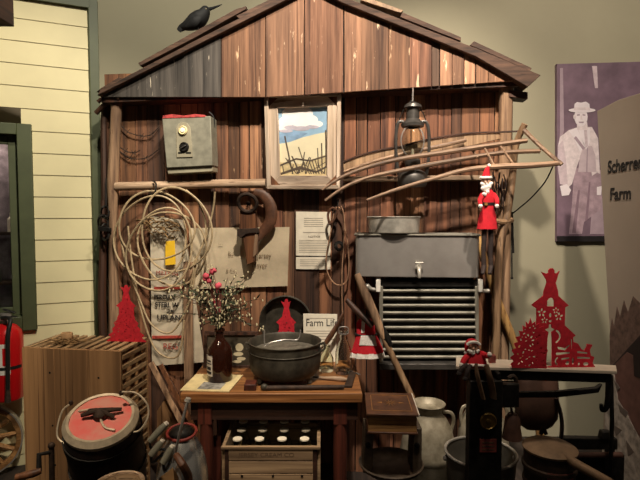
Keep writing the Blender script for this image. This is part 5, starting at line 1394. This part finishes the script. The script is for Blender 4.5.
# ================================================================== RIGHT SIDE
# thick old book on an iron stand
BY = 1.92
bz0 = at(391, 434.5, BY).z
bl, br = at(366.5, 433, BY).x, at(418.5, 433, BY).x
bd = .235; bh = at(391, 414, BY).z-bz0
lg = .012
BK = thing('old_book', 'thick old leather book with worn gilt ornament on the iron stand', 'book', ((bl+br)/2, BY+bd/2, bz0))
RB_ = rotz(-.06)
def bk(l, d, z):
    c = V(((bl+br)/2, BY, bz0)); return c+RB_ @ V((l*(br-bl)/2, d, z))
def bbox(mb, l0, l1, d0, d1, z0, z1, tz=0):
    return mb.hexa([bk(l0, d0, z0), bk(l1, d0, z0), bk(l1, d1, z0), bk(l0, d1, z0)], [bk(l0, d0, z1), bk(l1, d0, z1), bk(l1, d1, z1+tz), bk(l0, d1, z1+tz)])
mb = MB(); bbox(mb, -.93, .93, .008, bd-.008, .008, bh-.008); part('page_block', mb, 'pages', BK)
mb = MB(); bbox(mb, -.98, .98, 0, bd, 0, .008); part('back_cover', mb, 'bookleather', BK, bevel=.002)
mb = MB(); bbox(mb, -1.0, 1.02, -.004, bd, bh-.008, bh); part('front_cover', mb, 'bookleather', BK, bevel=.002)
mb = MB(); bbox(mb, -1.0, -.93, 0, bd, .008, bh-.008); part('spine', mb, 'bookleather', BK, bevel=.002)
mb = MB(); zt_ = bh+.0004
for l0, d0, l1, d1 in ((-.78, .03, .8, .034), (-.78, bd-.034, .8, bd-.03), (-.78, .03, -.75, bd-.03), (.77, .03, .8, bd-.03)): bbox(mb, l0, l1, d0, d1, zt_, zt_+.0008)
part('cover_border', mb, 'gold', BK)
mb = MB()
for i in range(10):
    a = 2*PI*i/10; p = [bk(.0+.06*math.cos(a-.25), bd/2+.006*math.sin(a-.25), zt_), bk(.30*math.cos(a), bd/2+.04*math.sin(a), zt_), bk(.06*math.cos(a+.25), bd/2+.006*math.sin(a+.25), zt_)]
    mb.prism(p, (0, 0, .0009))
for s in (-1, 1):
    mb.prism([bk(s*.34, bd/2-.008, zt_), bk(s*.55, bd/2, zt_), bk(s*.34, bd/2+.008, zt_)], (0, 0, .0009))
part('gilt_ornament', mb, 'gold', BK)
mb = MB(); bbox(mb, .985, 1.025, -.0045, bd, bh-.0085, bh+.0006); part('worn_edge', mb, 'label', BK)
# iron stand with round pan and two lugs
SC_ = V((at(391, 466, BY+.1).x, BY+.1, 0)); PZ = at(391, 472, BY+.02).z; RP = pxm(34.5, BY+.02)
IS = thing('iron_stand', 'cast iron round pan stand with two upright lugs under the old book', 'iron stand', SC_)
pm('standiron', 92, 78, 64, .2, 26)
M['standiron'].node_tree.nodes['Principled BSDF'].inputs['Metallic'].default_value = .3
mb = MB(); mb.lathe([(0, PZ-.04), (RP*.7, PZ-.038), (RP*.94, PZ-.015), (RP, PZ), (RP*.96, PZ+.004), (RP*.88, PZ-.012), (RP*.66, PZ-.026), (0, PZ-.028)], SC_, None, 40); part('round_pan', mb, 'standiron', IS)
for s in (-1, 1):
    x0 = SC_.x+s*RP*.74
    mb = MB(); mb.prism([(x0-.02, SC_.y-.04, PZ-.028), (x0+.02, SC_.y-.04, PZ-.02), (x0+.02, SC_.y-.04, bz0-.002), (x0-.012, SC_.y-.04, bz0-.002), (x0-.018, SC_.y-.04, PZ+.04)], (0, .11, 0)); part('lug', mb, 'standiron', IS, bevel=.004)
    mb = MB(); mb.lathe([(0, 0), (.012, 0), (.01, .008), (0, .01)], V((x0, SC_.y-.04, (PZ+bz0)/2+.01)), aim(V((0, -1, 0))), 12); part('bolt', mb, 'iron', IS)
mb = MB(); mb.lathe([(0, 0), (.11, 0), (.11, .02), (.04, .05), (.032, PZ-.09), (.07, PZ-.038), (0, PZ-.038)], SC_, None, 24); part('pedestal', mb, 'iron', IS)

# milk cans
def milk_can(label, px, Y, rp, ytop, full=True):
    c = V((at(px, 430, Y).x, Y, 0)); R = pxm(rp, Y); z = lambda py: at(px, py, Y).z
    t = thing('milk_can', label, 'milk can', c, 'old metal milk cans')
    d = ytop-398
    mb = MB(); mb.lathe([(0, 0), (R*.97, 0), (R, .012), (R, z(455+d)), (R*1.04, z(453+d)), (R*1.04, z(449+d)), (R*1.0, z(446+d)), (R*.97, z(438+d)), (R*.87, z(427+d)), (R*.7, z(418.5+d)), (R*.54, z(414+d)), (R*.5, z(411+d)), (R*.48, z(411+d)), (0, z(413+d))], c, None, 36); part('can_body', mb, 'can', t)
    mb = MB(); mb.lathe([(R*.46, z(413+d)), (R*.5, z(411+d)), (R*.54, z(408+d)), (R*.63, z(404+d)), (R*.64, z(403+d)), (R*.6, z(403.5+d)), (R*.46, z(408.5+d)), (0, z(409.5+d))], c, None, 32); part('lid', mb, 'can', t)
    for s in (-1, 1):
        mb = MB(); mb.tube([c+V((s*R*.52, 0, z(412+d)-0)), c+V((s*R*.84, -.01, z(412+d))), c+V((s*R*.94, -.01, z(420+d))), c+V((s*R*.86, 0, z(432+d)))], .0085, 8, sm=4, flat=.6); part('handle', mb, 'can', t)
    return t
milk_can('tall metal milk can with lid standing right behind the old book', 428, 2.36, 27, 398)
milk_can('metal milk can half hidden behind the black iron post', 483, 2.46, 25, 392)

# steel pail
py_ = 1.99; pcn = V((at(480.5, 452, py_).x, py_, 0)); zp = at(480.5, 452, py_).z; R = pxm(35.5, py_)
PLl = thing('steel_pail', 'open dark steel pail with bright rim behind the black iron post', 'pail', pcn)
pm('paildark', 128, 122, 110, .15, 12); M['paildark'].node_tree.nodes['Principled BSDF'].inputs['Metallic'].default_value = .6
mb = MB(); mb.lathe([(0, .004), (R*.72, .004), (R*.74, .01), (R*.985, zp), (R*.965, zp), (R*.72, .02), (0, .018)], pcn, None, 40); part('pail_body', mb, 'paildark', PLl)
mb = MB(); mb.tube([pcn+V((R*.985*math.cos(a), R*.985*math.sin(a), zp)) for a in [2*PI*i/48 for i in range(48)]], .006, 7, closed=True); part('rolled_rim', mb, 'tin', PLl)
mb = MB(); mb.tube([pcn+V((-R, 0, zp-.03)), pcn+V((-R*.8, .05, zp-.09)), pcn+V((-R*.2, R*.7, zp-.1))], .004, 6, sm=4); 
for s in (-1, 1):
    mb = MB(); mb.ball(pcn+V((s*R*1.0, 0, zp-.025)), .012, 8); part('bail_ear', mb, 'galv', PLl)

# iron stand table with pale top
YT = 1.8
z_t = at(480, 367, YT).z
def onS(px, py, dz=0): return atz(px, py, z_t+dz)
ST2 = thing('treadle_table', 'narrow pale-topped table on black ironwork at the right', 'table', V((onS(540, 369).x, YT+.05, 0)))
q = [(456, 366), (617, 371), (616, 365.2), (456, 357)]
mb = MB(); mb.prism([onS(x, y) for x, y in q], (0, 0, -.012)); part('table_top', mb, 'marble', ST2, bevel=.002)
A0, A1 = onS(468, 367), onS(614, 371)
def ap(mb, px0, px1, y0, y1, Y, th): return mb.prism([at(px0, y0, Y), at(px1, y0, Y), at(px1, y1, Y), at(px0, y1, Y)], (0, th, 0))
Y1 = A1.y
mb = MB(); a = A0+V((.0, .012, -.0125)); b = A1+V((0, .012, -.0125)); mb.hexa([a+V((0, 0, -.035)), b+V((0, 0, -.035)), b+V((0, .03, -.035)), a+V((0, .03, -.035))], [a, b, b+V((0, .03, 0)), a+V((0, .03, 0))]); part('apron', mb, 'iron', ST2, bevel=.002)
# black front post, medallion, label, leather straps
PY_ = 1.76
mb = MB(); x0, x1 = at(469.5, 430, PY_).x, at(502.5, 430, PY_).x
rect_z(mb, x0, x1, PY_, PY_+.05, 0, at(486, 381, PY_).z); rect_z(mb, x0+.004, x0+.02, PY_+.01, PY_+.05, at(486, 381, PY_).z, z_t-.013); rect_z(mb, x1-.02, x1-.004, PY_+.01, PY_+.05, at(486, 381, PY_).z, z_t-.013)
part('front_post', mb, 'iron', ST2, bevel=.004)
mb = MB(); p = at(488, 421, PY_); mb.lathe([(0, 0), (pxm(8.6, PY_), 0), (pxm(8.6, PY_), .004), (pxm(7.6, PY_), .007), (pxm(7, PY_), .004), (pxm(2.5, PY_), .004), (pxm(2, PY_), .008), (0, .009)], V((p.x, PY_, p.z)), aim(V((0, -1, 0))), 28); part('brass_medallion', mb, 'brass', ST2, label='round brass medallion')
pm('labelred', 128, 58, 50, .15, 30); pm('strapdull', 112, 88, 66, .2, 30)
mb = MB(); p0, p1 = at(479.5, 452, PY_), at(496.5, 439, PY_); rect_z(mb, p0.x, p1.x, PY_-.002, PY_, p0.z, p1.z); lab = part('red_label', mb, 'labelred', ST2, label='dull red paper label')
mb = MB()
for yy in (442, 445.5, 449): p0, p1 = at(482, yy+1, PY_), at(494, yy, PY_); rect_z(mb, p0.x, p1.x, PY_-.0026, PY_-.002, p0.z, p1.z)
part('label_print', mb, 'inkbrown', lab)
for pts in ([(476, 366), (477, 374), (480, 386), (483, 398)], [(486, 366), (489, 376), (492, 388), (493, 398)]):
    mb = MB(); mb.tube([at(x, y, PY_-.006-.02*(y > 370)) for x, y in pts], .02, 8, sm=4, flat=.35); part('leather_strap', mb, 'strapdull', ST2)
mb = MB(); mb.tube([at(502, 384, PY_+.02), at(514, 384, PY_+.03), at(516, 380, PY_+.03), at(513, 376, PY_+.03), at(508, 378, PY_+.03)], .008, 8, sm=3); part('iron_hook', mb, 'ironrust', ST2)
mb = MB(); mb.box(at(508, 394, PY_+.035), (.07, .04, .09)); part('bearing_block', mb, 'iron', ST2, bevel=.006)
# right leg with curls, cross bars
lx = 609
YL = 1.87
mb = MB(); mb.tube([at(lx, 375, YL), at(608.5, 395, YL), at(606, 408, YL), at(602, 410, YL), at(601, 404, YL)], [.012, .012, .01, .008, .006], 8, sm=4); mb.tube([at(611, 375, YL), at(612, 420, YL), V((at(612, 420, YL).x, YL, 0))], .008, 8); part('leg', mb, 'iron', ST2)
mb = MB(); mb.prism([at(556, 398, YL), at(599, 393, YL), at(603, 384, YL), at(597, 388, YL), at(556, 392, YL)], (0, .02, 0)); part('upper_crossbar', mb, 'iron', ST2, bevel=.003)
mb = MB(); mb.prism([at(500, 398, YL), at(556, 398, YL), at(556, 392, YL), at(500, 393, YL)], (0, .02, 0)); part('upper_crossbar', mb, 'iron', ST2, bevel=.003)
mb = MB(); mb.prism([at(562, 450, YL+.1), at(618, 450, YL+.1), at(618, 439, YL+.1), at(562, 438, YL+.1)], (0, .03, 0)); mb.prism([at(601, 440, YL+.09), at(612, 440, YL+.09), at(612, 432, YL+.09), at(603, 432, YL+.09)], (0, .03, 0)); part('lower_crossbar', mb, 'iron', ST2, bevel=.004)
mb = MB(); mb.box(at(590, 475, YL+.16)+V((0, 0, -.05)), (.27, .02, .28)); part('treadle_plate', mb, 'iron', ST2)
mb = MB(); X = at(612, 445, YL+.1).x; rect_z(mb, X-.012, X+.012, YL+.1, YL+.13, 0, at(612, 445, YL+.1).z); part('back_leg', mb, 'iron', ST2)
mb = MB(); p0, p1 = at(566, 455, YL+.04), at(622, 455, YL+.04); mb.tube([p0, p1], .011, 10); part('roller', mb, 'brownpaint', ST2)
# leather bag hanging behind, dark brown
LB = thing('leather_bag', 'dark brown leather bag hanging under the pale-topped table', 'bag', at(537, 440, 1.93))
pm('bagleather', 84, 58, 46, .16, 12)
def bagp(px, py, d): return at(px, py, 1.93+d)
rows = [(376, 516, 558, .02), (390, 515, 558, .045), (405, 515, 558, .05), (417, 516, 557, .045), (425, 520, 552, .03), (429, 526, 546, .015)]
mb = MB(); vs = []; fs = []; nseg = 20
for y, xa, xb, d in rows:
    for k in range(nseg):
        a = 2*PI*k/nseg; cx = (xa+xb)/2; rx = (xb-xa)/2; ca = math.copysign(abs(math.cos(a))**.6, math.cos(a))
        p = at(cx+rx*ca, y, 1.99); vs.append(V((p.x, 1.99+d*math.sin(a), p.z)))
for i in range(len(rows)-1):
    for k in range(nseg): fs.append((i*nseg+k, i*nseg+(k+1) % nseg, (i+1)*nseg+(k+1) % nseg, (i+1)*nseg+k))
fs.append(list(range(nseg))); fs.append([(len(rows)-1)*nseg+k for k in range(nseg)])
mb.add(vs, fs); part('pouch', mb, 'bagleather', LB)
mb = MB(); mb.tube([at(556, 398, 1.94), at(560, 410, 1.94), at(562, 424, 1.94), at(561, 438, 1.94)], .012, 8, sm=4, flat=.5); part('side_strap', mb, 'leatherdark', LB)
mb = MB(); mb.tube([at(541, 434, 1.94), at(543, 427, 1.93), at(546, 434, 1.93)], .008, 7, sm=3); part('buckle', mb, 'ironrust', LB)
# bell
bc_ = at(512, 438, 1.8)
BL = thing('hanging_bell', 'small dull brown bell hanging beside the black iron post', 'bell', bc_)
z_ = lambda py: at(512, py, 1.8).z-bc_.z
mb = MB(); mb.lathe([(0, z_(413)), (.016, z_(413.5)), (.026, z_(418)), (.031, z_(430)), (.036, z_(438)), (.032, z_(438)), (.026, z_(428)), (0, z_(420))], bc_, None, 24); part('bell_cup', mb, 'brownpaint', BL)
mb = MB(); mb.tube([at(512, 414, 1.8), at(511, 405, 1.8), at(512, 399, 1.8)], .005, 7, sm=3); part('hanger', mb, 'ironrust', BL)
# cream separator
cs = V((at(546, 445, 1.86).x, 1.83, 0)); zc = at(546, 446, 1.83).z; R = pxm(26.5, 1.83)
SP_ = thing('cream_separator', 'grey metal cream separator with domed disc lid and slanting spout', 'cream separator', cs)
pm('sepmetal', 150, 124, 98, .16, 18); M['sepmetal'].node_tree.nodes['Principled BSDF'].inputs['Metallic'].default_value = .35
mb = MB(); mb.lathe([(0, zc+.02), (R*.35, zc+.016), (R*.9, zc+.002), (R, zc-.004), (R*.98, zc-.012), (0, zc-.012)], cs, None, 40); part('disc_lid', mb, 'sepmetal', SP_)
mb = MB(); mb.lathe([(0, zc-.014), (R*.94, zc-.014), (R*.94, zc-.06), (R*1.0, zc-.064), (R*1.0, zc-.078), (R*.92, zc-.082), (R*.92, zc-.12), (R*.97, zc-.124), (R*.97, zc-.136), (R*.86, zc-.14), (R*.8, .02), (0, .02)], cs, None, 36); part('bowl', mb, 'ironrust', SP_)
mb = MB(); mb.lathe([(0, 0), (R*.9, 0), (R*.9, .02), (0, .02)], cs, None, 24); part('foot', mb, 'iron', SP_)
mb = MB(); mb.tube([at(565, 456, 1.76), at(576, 464, 1.72), at(596, 475, 1.66), at(612, 484, 1.6)], [.014, .017, .016, .015], 12, sm=3); part('spout', mb, 'sepmetal', SP_)
mb = MB(); wraplabel(mb, cs, R*.97, at(546, 483, 1.73).z, at(546, 475.5, 1.73).z, -.5, .55, 10); part('red_label', mb, 'labelred', SP_)
# red felt church on the pale top
k_ = pxm(.25, 1.86); base = onS(549, 367.2, .001)
base.z = z_t+.0005
TRR = BUSH
cutout('red_felt_church', 'largest red felt church cut-out with sleigh on the pale-topped table at right',
       [('church_panel', [TOW]+HT+HR, 0, .03), ('tree_panel', [TRR]+lace_holes(TRR, 46, 12, 2.6, 5.2, 5), .012, -.05)], base, (1, .0, 0), k_)
mb = MB(); p = onS(492, 362.5); rect_z(mb, p.x-.012, p.x+.012, p.y-.01, p.y+.01, z_t+.0003, z_t+.03)
solo('red_block', 'small dark red block on the pale tabletop between santa and church', 'block', mb, 'labelred', bevel=.002)

# ------------------------------------------------------------------ santa dolls
def doll(name, label, cat, root): return thing(name, label, cat, root)
# tall santa hanging at the right rail
SY = 2.44
def sp2(px, py, d=0): return at(px, py, SY-d)
SA = doll('santa_doll', 'thin santa doll in long red robe hanging from the grain cradle', 'santa doll', sp2(488, 278))
u = lambda n: pxm(n, SY)
def ringloft(rows, seg=18, fl=.7):
    mb = MB(); vs = []; fs = []
    for cx, cy, rx in rows:
        p = sp2(cx, cy)
        for k in range(seg):
            a = 2*PI*k/seg; vs.append(p+V((u(rx)*math.cos(a), u(rx)*fl*math.sin(a), 0)))
    for i in range(len(rows)-1):
        for k in range(seg): fs.append((i*seg+k, i*seg+(k+1) % seg, (i+1)*seg+(k+1) % seg, (i+1)*seg+k))
    fs.append(list(range(seg))); fs.append([(len(rows)-1)*seg+k for k in range(seg)])
    return mb.add(vs, fs)
mb = ringloft([(487, 189, 4), (488, 193, 6.5), (488.5, 200, 6.6), (488, 209, 6), (487.5, 216, 8.6), (487, 229, 10.2)]); 
mb.tube([sp2(493, 194), sp2(496.5, 199, .02), sp2(497, 204, .05)], [u(2.6), u(2.4), u(2)], 8, sm=3); mb.tube([sp2(483, 194), sp2(480, 200, .02), sp2(480.5, 205, .05)], [u(2.6), u(2.3), u(2)], 8, sm=3)
part('red_robe', mb, 'santared', SA)
mb = ringloft([(488, 202.5, 6.9), (488, 205.5, 6.6)]); part('belt', mb, 'belt', SA)
mb = MB(); mb.box(sp2(486, 204, u(5.2)), (u(3), .004, u(2.6))); part('belt_buckle', mb, 'gold', SA)
mb = MB(); mb.ball(sp2(485.8, 181.5), u(5), 14, (1, .9, 1.1)); mb.ball(sp2(485.5, 182, u(5)), u(1.2), 8); part('head', mb, 'skin', SA)
for x in (484, 487.4):
    mb = MB(); mb.ball(sp2(x, 180.8, u(4.4)), u(.7), 6); part('eye', mb, 'belt', SA)
mb = MB()
rb = random.Random(4)
for i in range(34):
    x = rb.uniform(480, 492); y = rb.uniform(183, 195)
    if abs(x-485.8) > 5.8-(y-184)*.35: continue
    mb.ball(sp2(x, y, u(3.2)), u(rb.uniform(1.5, 2.3)), 7)
mb.ball(sp2(485.5, 187, u(2)), u(4.6), 10, (1, .7, 1.1)); part('beard', mb, 'fur', SA)
mb = MB(); mb.tube([sp2(486, 178), sp2(486.5, 172), sp2(488, 167.5), sp2(489, 166)], [u(4.6), u(3.2), u(1.8), u(.8)], 12, sm=3); part('hat', mb, 'santared', SA)
mb = MB(); mb.tube([sp2(485.8+5.2*math.cos(a), 177.6, u(5.2)*math.sin(a)) for a in [2*PI*i/16 for i in range(16)]], u(1.5), 7, closed=True); part('hat_trim', mb, 'fur', SA)
mb = MB(); mb.ball(sp2(489, 165.5), u(2), 8); part('hat_pompom', mb, 'fur', SA)
for x in (480.5, 497):
    mb = MB(); mb.ball(sp2(x, 206, .055), u(2.2), 8); part('mitten', mb, 'fur', SA)
for x0, x1 in ((484.5, 484), (490.5, 491)):
    mb = MB(); mb.tube([sp2(x0, 227), sp2(x1, 240), sp2(x1-.6, 254), sp2(x1, 268)], [u(2.9), u(2.5), u(2.2), u(2.4)], 9, sm=3); mb.tube([sp2(x1, 266), sp2(x1-1.5, 274, .02)], [u(2.6), u(1.9)], 8); part('leg', mb, 'darkfig', SA)
mb = MB(); mb.tube([sp2(489, 166), sp2(489, 160, -.02), at(489, 156, SY+.02)], .002, 5); part('hanging_thread', mb, 'twig', SA)
# small santa sitting on the corner of the pale top
SY = 1.79
S2 = doll('sitting_santa', 'little plush santa sitting on the left corner of the pale-topped table', 'santa doll', V((sp2(475, 367).x, SY, z_t)))
mb = ringloft([(475, 366.3, 11.5), (475, 363, 12), (475.5, 358, 10), (476, 353, 7.5), (476, 350.5, 5)], 20, .62)
mb.tube([sp2(469, 355), sp2(464, 360, .02), sp2(462.5, 364, .03)], [u(3.4), u(3), u(2.6)], 9, sm=3); mb.tube([sp2(482, 354), sp2(486, 355.5, .02), sp2(488, 355, .03)], [u(3.4), u(3), u(2.6)], 9, sm=3); part('red_coat', mb, 'santared', S2)
mb = MB(); mb.tube([sp2(475+11.6*math.cos(a), 365.5, u(7.4)*math.sin(a)) for a in [2*PI*i/20 for i in range(20)]], u(1.7), 7, closed=True); part('coat_trim', mb, 'fur', S2)
mb = MB(); mb.ball(sp2(473.5, 348), u(5.6), 16, (1, .9, 1)); mb.ball(sp2(473, 348.8, u(5.2)), u(1.1), 8); part('head', mb, 'skin', S2)
for x in (471, 475.4):
    mb = MB(); mb.ball(sp2(x, 347.3, u(4.9)), u(.7), 6); part('eye', mb, 'belt', S2)
mb = MB()
for i in range(22):
    x = rb.uniform(468.5, 478.5); y = 350.5+3.4*(1-((x-473.5)/5.4)**2)*rb.uniform(.2, 1); mb.ball(sp2(x, y, u(4.2)), u(1.6), 7)
part('beard', mb, 'fur', S2)
mb = MB(); mb.tube([sp2(474, 346, -.006), sp2(472.5, 342.5, -.006), sp2(468.5, 342.5, -.004), sp2(466.5, 347), sp2(466, 352)], [u(5.6), u(4.4), u(3), u(2), u(1)], 12, sm=3); part('hat', mb, 'santared', S2)
mb = MB(); mb.tube([sp2(473.5+6*math.cos(a), 347-4.4*abs(math.sin(a/2)) if False else 345-3.0*math.sin(a), u(4.2)) for a in [PI*i/10 for i in range(11)]], u(1.6), 7); part('hat_trim', mb, 'fur', S2)
mb = MB(); mb.ball(sp2(466, 353), u(2.2), 8); part('hat_pompom', mb, 'fur', S2)
for x, y, m_ in ((461.5, 365, 'fur'), (489.5, 354.5, 'fur')):
    mb = MB(); mb.ball(sp2(x, y, .032), u(2.6), 8); part('mitten', mb, m_, S2)
for x0, y0, x1, y1 in ((466, 365.5, 460, 372), (470, 366, 466, 377)):
    mb = MB(); mb.tube([sp2(x0, y0, .05), sp2((x0+x1)/2, (y0+y1)/2-1.5, .07), sp2(x1, y1, .072)], [u(2.4), u(2.2), u(2.4)], 8, sm=3); lg_ = part('leg', mb, 'darkfig', S2)
    mb = MB(); mb.ball(sp2(x1-.8, y1+1.5, .075), u(2.8), 8, (1, 1.2, .8)); part('boot', mb, 'belt', lg_)
# ================================================================== LIGHT
def spot(name, loc, target, energy, angle, blend, col=(1, .8, .58), r=.05):
    l = bpy.data.lights.new(name, 'SPOT'); l.energy = energy; l.spot_size = math.radians(angle); l.spot_blend = blend
    l.color = col; l.shadow_soft_size = r
    o = bpy.data.objects.new(name, l); COL.objects.link(o); o.location = loc
    o.rotation_euler = (V(target)-V(loc)).to_track_quat('-Z', 'Y').to_euler()
    return o
spot('spot_main', (.25, 1.1, 3.75), (.25, 2.9, 1.75), 440, 66, .8, (1, .88, .73))
spot('spot_left', (.1, .7, 3.75), (-1.85, 3.0, 1.4), 315, 42, .7, (1, .9, .72))
spot('spot_right', (.9, .5, 3.75), (1.75, 3.1, 1.75), 330, 68, .7, (1, .87, .72))
spot('spot_upper', (-.5, 1.3, 3.8), (-1.15, 3.3, 2.45), 170, 64, .6, (1, .92, .76))
spot('spot_low', (-.9, .4, 3.7), (-.85, 2.0, .8), 260, 36, .8, (1, .82, .6))
spot('spot_table', (.75, 1.2, 3.7), (.6, 1.85, .9), 85, 36, .8, (1, .82, .62))
def fill_point(name, loc, e, col):
    l = bpy.data.lights.new(name, 'POINT'); l.energy = e; l.color = col; l.shadow_soft_size = .03
    o = bpy.data.objects.new(name, l); COL.objects.link(o); o.location = loc
fill_point('shop_fill', lwx(wx1-.25, ptop-.1, -.2), 3.0, (1, .82, .7))  # added fill light with no visible source, brightens the niche behind the pane
w = bpy.data.worlds.new('world'); SC.world = w; w.use_nodes = True
w.node_tree.nodes['Background'].inputs[0].default_value = (1, .82, .66, 1)
w.node_tree.nodes['Background'].inputs[1].default_value = .04
vs = SC.view_settings
vs.view_transform = 'Standard'; vs.look = 'None'; vs.exposure = 0.0; vs.gamma = 1.0; vs.use_curve_mapping = False
